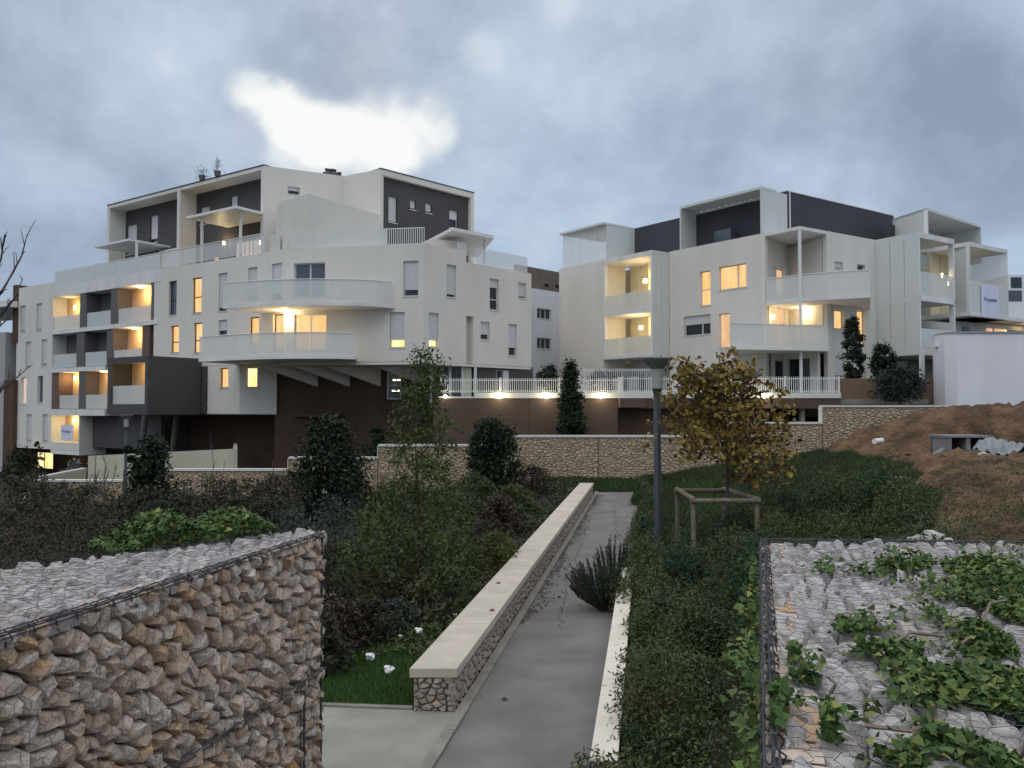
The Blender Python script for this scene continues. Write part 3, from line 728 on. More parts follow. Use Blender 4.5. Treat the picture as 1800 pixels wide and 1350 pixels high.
# doorway with light under the left end
rcd = F1.rect((66, 795, 91, 824), -.5)
w = M().fbox(F1, rcd[0], rcd[1], rcd[2], rcd[3], -.57, -.53).build('lit_entrance', LIT3, LB)
M().fbox(F1, (rcd[0] + rcd[1]) / 2 - .03, (rcd[0] + rcd[1]) / 2 + .03, rcd[2], rcd[3], -.52, -.48).build('door_bar', FRAMED, w)
glow(LB, F1.pt((rcd[0] + rcd[1]) / 2, rcd[2] + 1.0, .3), 8)
# charcoal cube
NC = 3.4
uc0, uc1 = F1.U(190, NC), F1.U(260.5, NC)
zc0, zc1 = 3.15, 6.42
rc = F1.rect((195, 641, 254, 711), NC); rc = (rc[0], rc[1], 3.75, 6.05)
hw = holed_wall(F1, uc0, uc1, zc0, zc1, [rc], n=NC, rev=.18); cube = hw.build('bay_front', CHAR, LB)
M().fbox(F1, uc0, uc0 + .2, zc0, zc1, .05, NC - .21).build('bay_side', CHAR, LB)
M().fbox(F1, uc1 - .2, uc1, zc0, zc1, .05, NC - .21).build('bay_side', CHAR, LB)
M().fbox(F1, uc0 + .21, uc1 - .21, zc1 - .15, zc1, .05, NC - .21).build('bay_roof', CHAR, LB)
M().fbox(F1, uc0 + .21, uc1 - .21, zc0, zc0 + .15, .05, NC - .21).build('bay_floor', CHAR, LB)
M().fbox(F1, uc0 + .25, uc1 - .25, zc0 + .16, zc1 - .16, 1.9, 2.05).build('back_wall', OCHRE, LB)
M().fbox(F1, rc[0], rc[1], rc[2], rc[2] + 1.05, NC - .17, NC - .14).build('balcony_panel', PANEL, LB)
glow(LB, F1.pt((uc0 + uc1) / 2, 5.75, 2.75), 36, .2, (1, .68, .32)); M().fbox(F1, (uc0 + uc1) / 2 - .2, (uc0 + uc1) / 2 + .2, 6.2, 6.26, 2.5, 2.8).build('ceiling_lamp', SPOT, LB)
# wall of F1 between cube and white lower block, level 1 (behind)
M().fbox(F1, F1.U(192), F1.U(366), 3.2, ZS, -.5, 0).build('wall', CHAR, LB)
# lower white block px 360-487
u360 = F1.U(361.5); u422 = F1.U(422)
S = [((386, 647, 401, 682), LIT1)]; rc1 = F1.rect(S[0][0])
holed_wall(F1, u360, u422, 3.2, ZS, [rc1]).build('wall', WHITE, LB); window(F1, rc1, LB, LIT1, fr=FRAMED, vm=())
c422 = F1.pt(u422, 0)[:2]; F4 = Fac(c422, P2(487, 46.6))
rc2 = F4.rect((433, 648, 453, 681)); rc2 = (rc2[0], rc2[1], rc1[2], rc1[3])
holed_wall(F4, 0, F4.len, 3.2, ZS, [rc2]).build('wall', WHITE, LB); window(F4, rc2, LB, LIT3, fr=FRAMED)
M().prism([F1.pt(u360, 0, -.1)[:2], F1.pt(u422 - .1, 0, -.1)[:2], F4.pt(F4.len, 0, -.1)[:2], F1.pt(u360, 0, -4)[:2]], 3.15, 3.3).build('soffit', WHITE, LB)
# raking columns under the overhang
for pa, pb in ((255, 246), (311, 299)):
    a, b = at(pa, 729, 51.5), at(pb, 800, 51.5)
    M().tube([(a.x, a.y, 3.05), (b.x, b.y, -.6)], .17, 10).build('raking_column', PARTN, LB)
# wall F2 and F3
S2 = [((517, 463, 571, 522), dict(glass=GLASSG, vm=(.5,), door=True)), ((517, 553, 573, 615), dict(glass=LIT1, vm=(.5,), door=True)), ((709, 459, 735, 520), dict(glass=GLASS, shut=.82)), ((685, 549, 711, 611), dict(glass=LIT3, shut=.78))]
hol = [F2.rect(s[0]) for s in S2]
holed_wall(F2, 0, F2.len, ZS, ZT, hol).build('wall', WHITE, LB)
for (r, kw), rc in zip(S2, hol): window(F2, rc, LB, **kw)
S3 = [((785, 464, 802, 524), dict(glass=GLASS, shut=.9)), ((861, 489, 877, 546), dict(glass=GLASS, shut=.28, hm=(.34,))), ((911, 496, 925, 525), dict(glass=GLASS, shut=.88)),
      ((754, 549, 771, 611), dict(glass=LIT3, shut=.80)), ((845, 565, 861, 598), dict(glass=GLASS, shut=.70)), ((894, 569, 909, 626), dict(glass=GLASS, shut=.74))]
uS = F3.U(818)
hol = [F3.rect(s[0]) for s in S3]; hol2 = [F3.rect((819.5, 555, 832, 640))]
h_a = [h for h in hol if h[1] < uS]; h_b = [h for h in hol if h[0] > uS]
holed_wall(F3, 0, uS, ZS, ZT, h_a).build('wall', WHITE, LB)
holed_wall(F3, uS, uD, ZS, ZT - .62, h_b + hol2, rev=.3).build('wall', WHITE, LB)
M().fbox(F3, hol2[0][0], hol2[0][1], hol2[0][2], hol2[0][3], -.32, -.29).build('recess_panel', CREAM, LB)
for (r, kw), rc in zip(S3, hol): window(F3, rc, LB, **kw)
# body behind the skins, roofs
back = [P2(934, 62, 600), P2(120, 74, 600)]
pA = F1.pt(uA, 0, -.28)[:2]
bodyR = [F1.pt(u283 + .1, 0, -2.0)[:2], F1.pt(uE - .3, 0, -.28)[:2], F2.pt(.3, 0, -.28)[:2], F2.pt(F2.len - .2, 0, -.28)[:2], F3.pt(.2, 0, -.28)[:2], F3.pt(uD - .05, 0, -.34)[:2], back[0], P2(400, 66)]
M().prism(bodyR, ZS + .01, ZT - .9).build('building_core', WHITE, LB)
M().fbox(F1, uA + .02, F1.U(262), zb, 3.2, -9, -1.92).build('building_core', CHAR, LB); M().fbox(F1, uA + .02, uE - 3, 3.21, ZT - .5, -9, -1.92).build('building_core', WHITE, LB)
M().fbox(F1, uA, uA + .3, zb, ZT + .35, -9, -.26).build('side_wall', WHITE, LB)
Dp = F3.pt(uD, 0, 0)
M().wallseg(Dp[:2], back[0], ZS, ZT - .62, .2).build('side_wall', WHITE, LB)
M().fbox(F1, uL0 + .0, uL1, ZT - .55, ZT - .4, -9, -.3).build('roof_terrace', SLABM, LB)
# soffit over the brown ground storey
M().prism([F2.pt(-.2, 0, -.02)[:2], F2.pt(F2.len, 0, -.02)[:2], F3.pt(uD, 0, -.02)[:2], P2(934, 56), P2(480, 54), F1.pt(u422, 0, -.6)[:2]], ZS - .16, ZS - .002).build('soffit', WHITE, LB)
FG = facpx(484, 46.8, 800, 46.0)
M().fbox(FG, 0, FG.len, -.5, ZS - .17, -.4, 0).build('base_wall', DARKB, LB)
# cantilever fins
for k, px in enumerate((557, 613, 668, 752)):
    a = at(px, 655, 46.45); t = Vector((F1.n.x, F1.n.y)); q = Vector((a.x, a.y)) + t * 4.4; q = Vector((a.x, a.y)) + Vector((-.78, -.62)) * 3.4
    s_ = Vector((.62, -.78)) * .14; z1 = ZS - .17; A_ = Vector((a.x, a.y))
    M().add([(*(A_ - s_), z1), (*(q - s_), z1), (*(A_ - s_), z1 - 1.05), (*(A_ + s_), z1), (*(q + s_), z1), (*(A_ + s_), z1 - 1.05)], [(0, 2, 1), (3, 4, 5), (0, 1, 4, 3), (1, 2, 5, 4), (2, 0, 3, 5)]).build('bracket_fin', WHITE, LB)
# window in the base wall with lamps reflected
rc = FG.rect((681, 652, 706, 702), .01); wn = M()
for a in ((rc[0], rc[0] + .07, rc[2], rc[3]), (rc[1] - .07, rc[1], rc[2], rc[3]), (rc[0] + .07, rc[1] - .07, rc[2], rc[2] + .07), (rc[0] + .07, rc[1] - .07, rc[3] - .07, rc[3]), (rc[0] + .07, rc[1] - .07, (rc[2] + rc[3]) / 2 - .04, (rc[2] + rc[3]) / 2 + .04)): wn.fbox(FG, a[0], a[1], a[2], a[3], .02, .09)
wn = wn.build('window', FRAME, LB); M().fbox(FG, rc[0] + .07, rc[1] - .07, rc[2] + .07, rc[3] - .07, .015, .03).build('pane', GLASS, wn)
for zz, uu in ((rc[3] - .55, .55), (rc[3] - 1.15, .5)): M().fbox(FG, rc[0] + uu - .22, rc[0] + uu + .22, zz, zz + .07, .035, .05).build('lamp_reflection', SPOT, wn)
# glazed entrance + number
FE = facpx(758, 44.6, 838, 45.4)
M().fbox(FE, 0, FE.len, 3.75, ZS - .17, -2.6, -2.4).build('entrance_back_wall', mat('entrance wall', (.30, .27, .20), .8), LB)
en = M()
for px in (758, 791, 813, 835.5): u = FE.U(px); en.fbox(FE, u - .07, u + .07, 3.8, ZS - .17, -.1, .05)
en = en.build('entrance_frame', FRAME, LB)
for a, b in ((759, 790), (792, 812)): M().fbox(FE, FE.U(a), FE.U(b), 3.8, ZS - .2, -.04, -.02).build('pane', frosted('entrance glass', (.10, .11, .09), .45), en)
M().fbox(FE, FE.U(814.5), FE.U(829), 3.8, ZS - .2, -.3, -.05).build('entrance_pier', CREAM, LB)
def arc(cx, cz, r, a0, a1, k=12): return [(cx + r * math.cos(math.radians(a0 + (a1 - a0) * i / k)), cz + r * math.sin(math.radians(a0 + (a1 - a0) * i / k))) for i in range(k + 1)]
def stroke(F, pts, n, r, m): m.tube([F.pt(a, b, n) for a, b in pts], r, 5)
uN = FE.U(781); m_ = M(); stroke(FE, arc(uN - .02, 5.10, .20, 150, -75), .08, .035, m_); stroke(FE, arc(uN + .0, 4.68, .22, 95, -140), .08, .035, m_)
m_.build('number_three', METALW, LB); m_ = M(); stroke(FE, arc(uN + .12, 4.05, .30, 200, -10, 16), .08, .035, m_); m_.build('letter_c', METALW, LB)
# charcoal ground storey right of entrance
FH = facpx(836, 45.6, 938, 48.7); rc = FH.rect((873, 647, 897, 668)); rc = (rc[0], rc[1], 4.5, ZS - .25)
holed_wall(FH, 0, FH.len, 3.9, ZS - .02, [rc], n=-.05).build('wall', CHAR, LB); window(FH, rc, LB, GLASSG, vm=(.12, .6), n=-.05)
M().fbox(FH, rc[0] + .6 * (rc[1] - rc[0]), rc[1], rc[2], rc[3], -.15, -.12).build('curtain', SHUT, LB)
# curved balconies
def balcony(outl, z0, z1, ptop, wallpts, plab):
    poly = [Vector(atz(x, y, z0)[:2]) for x, y in outl]
    sl = poly + [Vector(w) for w in wallpts]
    ar = sum(sl[i].x * sl[(i + 1) % len(sl)].y - sl[(i + 1) % len(sl)].x * sl[i].y for i in range(len(sl)))
    M().prism(sl if ar > 0 else sl[::-1], z0, z1).build('balcony_slab', SLABM, LB)
    poly_panels(poly, z1 - .10, ptop, LB, inset=.03)
    rail = M(); rail.tube([(p.x, p.y, ptop + .02) for p in poly], .02, 5); rail.build('handrail', METALW, LB)
    return poly
pu = balcony([(391, 542.5), (420, 541), (455, 539), (500, 537.6), (545, 537), (590, 537), (629, 537.6), (662, 539), (690, 541.5)], 8.72, 8.92, 10.05, [F2.pt(F2.U(693), 0, -.1)[:2], F2.pt(.4, 0, -.1)[:2], F1.pt(F1.U(459), 0, -.1)[:2]], '')
pl = balcony([(349, 636), (382, 634.5), (415, 633), (455, 631.5), (500, 630.6), (545, 630.4), (590, 630.6), (624, 631.5)], 5.98, 6.16, 7.28, [F2.pt(F2.U(626), 0, -.1)[:2], F2.pt(.4, 0, -.1)[:2], F1.pt(F1.U(416), 0, -.1)[:2]], '')
lp = F2.pt(F2.U(507), 8.30, .15); wall_lamp(LB, lp, 60, n=F2.n, s=.12)
# roof terrace fences along F1 / F2 / F3
zf0, zf1 = ZT - .02, 13.15
us = [F1.U(p) for p in (94, 130, 165, 201, 240, 280, 318, 356, 398, 436, 462)]
panels(F1, us[:6], 11.95, zf1 - .05, LB, n=.0, m=SCREEN, name='terrace_screen'); panels(F1, us[5:], ZT + .08, zf1, LB, n=-.05, m=SCREENT, name='terrace_screen')
M().fbox(F1, us[0], us[-1], zf1, zf1 + .04, -.08, -.02).build('handrail', METALW, LB)
us = [F1.U(p) for p in (463, 482)] ; panels(F1, us, ZT + .02, 13.1, LB, n=-.35, m=PANEL, name='terrace_screen')
us = [F2.U(p) for p in (503, 545, 588, 630, 676)]; panels(F2, us, ZT + .02, 13.0, LB, n=-.35, m=PANEL, name='terrace_screen')
us = [F3.U(p) for p in (840, 862, 884, 906, 932)]; panels(F3, us, ZT - .6, ZT + .35, LB, n=-.2, m=SCREENT, name='terrace_screen')
# bar railings in front of the right penthouse
def bars(F, u0, u1, z0, z1, n, parent, step=.12, r=.016, name='bar_railing', m=None):
    b = M(); k = int((u1 - u0) / step)
    for i in range(k + 1): uu = u0 + (u1 - u0) * i / k; b.fbox(F, uu - r, uu + r, z0, z1, n - r, n + r)
    b.fbox(F, u0, u1, z1, z1 + .04, n - .025, n + .025); b.fbox(F, u0, u1, z0 - .04, z0, n - .02, n + .02)
    return b.build(name, m or METALW, parent)
FR_ = facpx(672, 45.6, 745, 45.2); bars(FR_, 0, FR_.len, 12.25, 13.45, 0, LB)
bars(F3, F3.U(818), F3.U(832), ZT - .5, ZT + .5, -.6, LB)
# low white box and canopy on the right terrace
FW = facpx(690, 44.6, 815, 46.6)
M().fbox(FW, 2.2, FW.len, 11.6, 12.95, -1.4, 0).build('terrace_wall', WHITE, LB)
c1, c2, c3, c4 = atz(795, 402.5, 13.3), atz(868, 417, 13.3), P2(840, 53), P2(742, 49.0)
M().prism([c1[:2], c2[:2], c3, c4], 13.22, 13.4).build('canopy', METALW, LB)
p_ = P2(851, 47.6); M().tube([(p_[0], p_[1], ZT - .7), (p_[0], p_[1], 13.22)], .06, 8).build('canopy_post', METALW, LB)
# penthouse 1
FP = Fac(F1.pt(F1.U(185, -2.0), 0, -2.0)[:2], F1.pt(F1.U(461, -2.0), 0, -2.0)[:2]); ZP = 17.85; lenP = FP.len
M().fbox(FP, 0, lenP, ZP - .22, ZP, -9.5, 0).build('penthouse_roof', WHITE, LB)
M().fbox(FP, -.03, lenP + .03, ZP + .001, ZP + .07, -9.5, .03).build('roof_edge_trim', METALD, LB)
uM = FP.U(311)
for a, b, nm in ((0, .32, 'penthouse_side_wall'), (uM - .16, uM + .16, 'penthouse_party_wall'), (lenP - .25, lenP, 'penthouse_side_wall')):
    M().fbox(FP, a, b, ZT - .6, ZP - .225, -1.25, 0).build(nm, WHITE, LB)
spec = [((223, 397, 240, 445), 0), ((264, 380, 277, 425), 0), ((352, 365, 368, 392), 1), ((405, 346, 417, 372), 0)]
hp = [FP.rect(s[0], -1.2) for s in spec]
for (ua, ub) in ((.33, uM - .17), (uM + .17, lenP - .26)):
    hh = [h for h in hp if ua < h[0] < ub]; holed_wall(FP, ua, ub, ZT - .6, ZP - .225, hh, n=-1.2).build('cladding', CHAR, LB)
    for h in hh: window(FP, h, LB, GLASS, shut=.85, fr=FRAMED, n=-1.2)
# glazed terrace doors, lit
ua, ub = FP.U(414, -1.15), FP.U(460, -1.15); k = 6
for i in range(k):
    a, b = ua + (ub - ua) * i / k, ua + (ub - ua) * (i + 1) / k; w = M().fbox(FP, a + .02, b - .02, 12.05, 13.9, -1.19, -1.15).build('terrace_door', FRAME, LB)
    M().fbox(FP, a + .06, b - .06, 12.1, 13.85, -1.145, -1.13).build('pane', CURT, w)
M().fbox(FP, FP.U(376, -1.15), FP.U(382, -1.15), 12.1, 13.2, -1.19, -1.14).build('lit_slot', LIT2, LB)
wall_lamp(LB, FP.pt(FP.U(392, -1.0), 14.0, -1.0), 30, n=FP.n, s=.08); wall_lamp(LB, FP.pt(FP.U(456, -1.0), 13.6, -1.0), 6, n=FP.n, s=.07)
def canopy(pxs, z, F, n0, n1, posts):
    u0, u1 = F.U(pxs[0], n1), F.U(pxs[1], n1)
    M().fbox(F, u0, u1, z, z + .14, n0, n1).build('canopy', METALW, LB)
    for pp in posts: u = F.U(pp, n1 - .4); M().fbox(F, u - .06, u + .06, ZT - .4, z, n1 - .46, n1 - .34).build('canopy_post', METALW, LB)
canopy((325, 395), 14.95, FP, -1.1, 1.9, (353,)); M().fbox(FP, FP.U(395, 1.9), lenP - .05, 14.95, 15.09, -1.1, 1.9).build('canopy', METALW, LB)
u = FP.U(420, 1.2); M().fbox(FP, u - .06, u + .06, ZT - .4, 14.95, 1.1, 1.22).build('canopy_post', METALW, LB)
canopy((163, 224), 14.35, FP, -1.1, 1.9, (238,)); 
M().fbox(FP, FP.U(262), uM - .17, ZT - .3, 14.15, -.9, -.65).build('terrace_wall', WHITE, LB)
# penthouse 1 end face, notch and penthouse 2
g0 = FP.pt(lenP, 0, 0)[:2]; g1 = P2(603, 50.6); g2 = P2(668, 49.0); g3 = P2(833, 54.6)
FS = Fac(g0, g1); rc = FS.rect((506, 327, 527, 343)); holed_wall(FS, 0, FS.len, ZT - .8, ZP, [rc]).build('wall', WHITE, LB); window(FS, rc, LB, GLASS, shut=.5)
FT = Fac(g1, g2); M().fbox(FT, 0, FT.len, ZT - .8, ZP, -.25, 0).build('wall', WHITE, LB)
FV = Fac(g2, g3); LV = FV.len
M().fbox(FV, 0, LV, ZP - .35, ZP, -6, 0).build('penthouse_roof', WHITE, LB); M().fbox(FV, -.03, LV + .03, ZP + .001, ZP + .06, -6, .03).build('roof_edge_trim', METALD, LB)
M().fbox(FV, LV - .3, LV, ZT - .8, ZP - .352, -6, 0).build('penthouse_side_wall', WHITE, LB); M().fbox(FV, 0, .12, ZT - .8, ZP - .352, -.5, 0).build('penthouse_side_wall', WHITE, LB)
sp = [((683, 344, 698, 393), .95), ((721, 351, 731, 370), .8), ((748, 356, 759, 376), .8), ((790, 368, 805, 403), .5)]
hp = [FV.rect(s[0], -.25) for s in sp]; holed_wall(FV, .13, LV - .31, ZT - .8, ZP - .352, hp, n=-.25).build('cladding', CHAR, LB)
for h, s in zip(hp, sp): window(FV, h, LB, GLASS, shut=s[1], n=-.25)
coreP = [FP.pt(.4, 0, -1.5)[:2], FP.pt(lenP - .3, 0, -1.5)[:2], FS.pt(.8, 0, -.28)[:2], FS.pt(FS.len, 0, -.5)[:2], FV.pt(.4, 0, -.6)[:2], FV.pt(LV - .35, 0, -.6)[:2], P2(800, 62), P2(330, 70)]
M().prism(coreP, ZT - .8, ZP - .4).build('building_core', WHITE, LB)
M().prism([FP.pt(lenP, 0, -1)[:2], FS.pt(FS.len, 0, -.02)[:2], FV.pt(.1, 0, -.3)[:2], FV.pt(2, 0, -5.8)[:2], FP.pt(lenP - 2, 0, -8)[:2]], ZP - .3, ZP - .02).build('penthouse_roof', WHITE, LB)
# rounded drum wall in front
dr = [P2(*a) for a in ((484, 47.3), (484.5, 46.3), (488, 45.5), (496, 45.0), (510, 44.9), (540, 44.75), (600, 45.6), (667, 47.0))]
cen = [P2(667, 48.6), P2(500, 49.5)]
M().prism(dr + cen, ZT - .8, [14.8, 14.85, 14.9, 14.95, 15.0, 15.25, 14.9, 14.6, 14.6, 14.8]).build('drum_wall', WHITE, LB, smooth=False)
# rooftop plants and vents
def cloud(cs, n, size, rr=None, up=.3, aspect=1.7, elong=1.0):
    """cs: array (m,4) x,y,z,sigma -> n leaf rhombi"""
    cs = np.asarray(cs, float); idx = RNG.integers(0, len(cs), n); c = cs[idx]
    P = c[:, :3] + RNG.normal(size=(n, 3)) * c[:, 3:4] * np.array([1, 1, elong]); return leaves(P, size, up, aspect)
def leaves(P, size, up=.3, aspect=1.7):
    n = len(P); a = RNG.normal(size=(n, 3)); a[:, 2] += up; a /= np.linalg.norm(a, axis=1)[:, None] + 1e-9
    t = RNG.normal(size=(n, 3)); t -= a * (t * a).sum(1)[:, None]; t /= np.linalg.norm(t, axis=1)[:, None] + 1e-9
    b = np.cross(a, t); s = size * RNG.uniform(.6, 1.35, (n, 1))
    L_, W_ = s * .5 * aspect ** .5, s * .5 / aspect ** .5
    V = np.empty((n, 4, 3)); V[:, 0] = P - t * L_; V[:, 1] = P + b * W_ + a * W_ * .35; V[:, 2] = P + t * L_; V[:, 3] = P - b * W_ + a * W_ * .35
    return V.reshape(-1, 3)
for px, Y, hh, ww, lab in ((352, 51.8, .75, .7, 'spiky potted plant on the roof edge of the left penthouse'), (379, 50.8, 1.05, .28, 'slim pale conical shrub on the penthouse roof')):
    p = P2(px, Y); rt = empty('roof_plant', (p[0], p[1], ZP + .05), lab, 'plant')
    cs = [(p[0] + random.gauss(0, ww * .35), p[1] + random.gauss(0, ww * .3), ZP + .2 + hh * (random.random() ** 1.2), .07) for _ in range(30)]
    if ww < .5: cs = [(p[0] + random.gauss(0, .17 * (1 - k / 34)), p[1], ZP + .1 + hh * k / 34, .06 + .1 * (1 - k / 34)) for k in range(34)]
    np_obj('foliage', cloud(cs, 260, .06), 4, mat('roof plant leaf', (.26, .29, .29), .7), rt)
    M().lathe((p[0], p[1], ZP + .07), [(.16, 0), (.22, .3), (.2, .32)], 12).build('pot', PARTN, rt)
for px, Y, s in ((582, 52.2, .4), (573, 51.8, .22), (722, 53.5, .25), (595, 52.6, .2)):
    p = P2(px, Y); m_ = M(); m_.box(p[0] - s, p[0] + s, p[1] - s, p[1] + s, ZP - .1, ZP + .5 + .3 * s); m_.lathe((p[0], p[1], ZP + .5 + .3 * s), [(s * .5, 0), (s * .5, .15), (s * .7, .18), (s * .7, .25)], 10)
    m_.build('roof_vent', PARTN, LB)

# ------------------------------------------------------------------ RIGHT APARTMENT BUILDING
RB = empty('apartment_building', (16, 52, 3.5), 'right-hand apartment building with screened balcony towers, white walls and dark attic storey', 'building')
K = Vector(P2(1408, 44.5)); G1 = Fac(P2(1060, 56.6), K)      # left facade, u to the right
G2 = Fac(K, P2(1541, 48.2)); RT = 13.4; RBt = 4.0
uN1 = G1.U(1346)
SA = [((1230, 478, 1249, 536), dict(glass=LIT1, hm=(.46,), shut=0)), ((1263, 470, 1312, 504), dict(glass=LIT1, vm=(.66,))), ((1202, 557, 1249, 587), dict(glass=GLASS, shut=.45, vm=(.66,))), ((1263, 552, 1283, 611), dict(glass=LIT2)), ]
hol = [G1.rect(s[0]) for s in SA]
uW = G1.U(1185)
holed_wall(G1, uW, uN1, RBt, RT, hol).build('wall', WHITE, RB)
for (r, kw), rc in zip(SA, hol): window(G1, rc, RB, **kw)
holed_wall(G1, uN1, G1.len - .02, RBt, 6.6, [(uN1 + .3, G1.len - .5, 4.02, 6.3)], n=-1.6).build('wall', WHITE, RB)
M().fbox(G1, uN1 + .3, G1.len - .5, 4.02, 6.3, -1.9, -1.83).build('glazed_wall', GLASS, RB)
# corner notch
pN = G1.pt(uN1, 0)[:2]; inn = Vector(pN) - G1.n * 2.3; uB = G2.U(1455); pB = G2.pt(uB, 0)[:2]
inn = Vector(P2(1389, 48.9))
H1 = Fac(pN, inn); H2 = Fac(inn, pB)
def fit(F, r, z0, z1): a = F.rect(r); return (max(.05, min(a[0], F.len - .3)), max(.2, min(a[1], F.len - .05)), z0, z1)
r1 = H1.rect((1352, 466, 1380, 520)); r2 = H1.rect((1352, 536, 1382, 590)); r1 = (max(r1[0], .1), min(r1[1], H1.len - .1), r1[2], r1[3]); r2 = (max(r2[0], .1), min(r2[1], H1.len - .1), 7.1, 9.4)
holed_wall(H1, 0, H1.len, 6.8, RT, [r1, r2]).build('wall', WHITE, RB); window(H1, r1, RB, LIT2, vm=(.45,), door=True); window(H1, r2, RB, LIT2, vm=(.5,), door=True)
r3 = H2.rect((1391, 540, 1407, 600)); r3 = (.1, min(r3[1], H2.len - .3), 7.1, 9.3)
holed_wall(H2, 0, H2.len, 6.8, RT, [r3]).build('wall', WHITE, RB); window(H2, r3, RB, LIT3, door=True)
M().prism([pN, K, pB, inn], RT - .18, RT).build('balcony_roof', SLABM, RB)
kk = K - (G1.n + G2.n).normalized() * .12
M().prism([(kk.x - .07, kk.y - .07), (kk.x + .07, kk.y - .07), (kk.x + .07, kk.y + .07), (kk.x - .07, kk.y + .07)], 4.0, RT - .18).build('corner_post', METALW, RB)
wall_lamp(RB, Vector((*H2.pt(H2.U(1421), 0, .15)[:2], 9.05)), 45, n=H2.n, s=.11)
wall_lamp(RB, Vector((*H1.pt(H1.U(1356), 0, .12)[:2], 8.7)), 8, n=H1.n, s=.06)
def rbalc(outl, z0, z1, ptop, back):
    poly = [Vector(atz(x, y, z0)[:2]) for x, y in outl]; sl = poly + [Vector(b) for b in back]
    ar = sum(sl[i].x * sl[(i + 1) % len(sl)].y - sl[(i + 1) % len(sl)].x * sl[i].y for i in range(len(sl)))
    M().prism(sl if ar > 0 else sl[::-1], z0, z1).build('balcony_slab', SLABM, RB)
    pp = []
    for a, b in zip(poly[:-1], poly[1:]):
        k = max(1, int((b - a).length / 1.4)); pp += [a.lerp(b, i / k) for i in range(k)]
    pp.append(poly[-1]); poly_panels(pp, z1 - .12, ptop, RB, inset=.03)
    M().tube([(p.x, p.y, ptop + .02) for p in pp], .02, 5).build('handrail', METALW, RB)
rbalc([(1346.5, 536), (1409, 530), (1470, 526), (1530, 523)], 9.3, 9.5, 10.75, [G2.pt(G2.U(1533), 0, -.1)[:2], pB, inn])
rbalc([(1286, 613.5), (1304, 614), (1345, 615), (1409, 616), (1457, 617)], 6.6, 6.79, 7.95, [G2.pt(uB, 0, -.1)[:2], inn, pN, G1.pt(G1.U(1288), 0, -.1)[:2]])
# wall right of the notch
SB = [((1467, 459, 1482, 474), dict(glass=GLASS, shut=.8)), ((1507, 464, 1521, 477), dict(glass=GLASS)), ((1466, 544, 1484, 579), dict(glass=LIT1, shut=0)), ((1506, 545, 1521, 606), dict(glass=LIT1)), ((1468, 626, 1485, 664), dict(glass=GLASSG, shut=.9)), ((1507, 626, 1522, 664), dict(glass=GLASSG, shut=.9))]
hol = [G2.rect(s[0]) for s in SB]; holed_wall(G2, uB, G2.len, RBt, RT, hol).build('wall', WHITE, RB)
for (r, kw), rc in zip(SB, hol): window(G2, rc, RB, **kw)
M().fbox(G2, .5, uB, RBt, 6.6, -2.6, -2.4).build('ground_floor_wall', WHITE, RB)
M().fbox(G2, .8, uB - .8, 4.1, 6.2, -2.39, -2.36).build('glazed_wall', GLASS, RB)
# left loggia tower, plane a little in front of G1
NL = 1.5; l0, l1 = G1.U(1061, NL), G1.U(1147, NL)
lt = [(13.05, 13.35), (9.55, 9.85), (6.72, 6.95)]
for a, b in lt: M().fbox(G1, l0, l1, a, b, -1.2, NL).build('loggia_slab', SLABM, RB)
M().fbox(G1, l0 - .02, l0 + .14, 6.95, 13.04, NL - .3, NL - .003).build('loggia_post', METALW, RB)
M().fbox(G1, l1 - .14, l1 - .002, 6.95, 13.04, NL - .3, NL - .003).build('loggia_post', METALW, RB)
k = 3
for z0, z1 in ((6.96, 8.05), (9.86, 10.9)):
    panels(G1, [l0 + .15 + (l1 - l0 - .3) * i / k for i in range(k + 1)], z0, z1, RB, n=NL - .05)
for (z0, z1) in ((6.96, 9.54), (9.86, 13.04)):
    M().fbox(G1, l0, l0 + (l1 - l0) * .62, z0, z1, -1.2, -1.0).build('back_wall', mat('loggia inner wall', (.62, .58, .44), .9), RB)
    M().fbox(G1, l0 + (l1 - l0) * .62, l1, z0, z1, -.2, -.02).build('back_wall', MATS['loggia inner wall'], RB)
    M().fbox(G1, l0 + (l1 - l0) * .60, l0 + (l1 - l0) * .618, z0, z1, -1.0, -.02).build('return_wall', MATS['loggia inner wall'], RB)
    for q in (.2, .42): M().fbox(G1, l0 + (l1 - l0) * q, l0 + (l1 - l0) * q + .08, z0, z1, -.99, -.94).build('door_frame', FRAME, RB)
uu = l0 + (l1 - l0) * .70
M().fbox(G1, uu, uu + .45, 9.9, 11.6, -.015, .01).build('loggia_door', GLASS, RB)
wall_lamp(RB, G1.pt(l1 - 1.75, 11.75, .25), 70, n=G1.n, s=.12); wall_lamp(RB, G1.pt(l1 - 2.15, 8.75, .25), 70, n=G1.n, s=.12)
# right flank screens of that tower
for a, b in ((NL - .02, NL - .78), (NL - .8, 0.02)):
    M().fbox(G1, l1 + .0, l1 + .05, 6.6, RT - .1, b, a).build('side_screen', SCREEN, RB)
Gs = Fac(G1.pt(l1 + .05, 0, 0)[:2], G1.pt(uW + .2, 0, 0)[:2])
M().fbox(G1, l1 + .06, uW, RBt, RT, -.4, -.02).build('wall', WHITE, RB)
M().fbox(G1, l0, l1, RBt, 6.7, -2.4, -1.4).build('ground_floor_wall', mat('shaded rear wall', (.35, .34, .32), .9), RB)
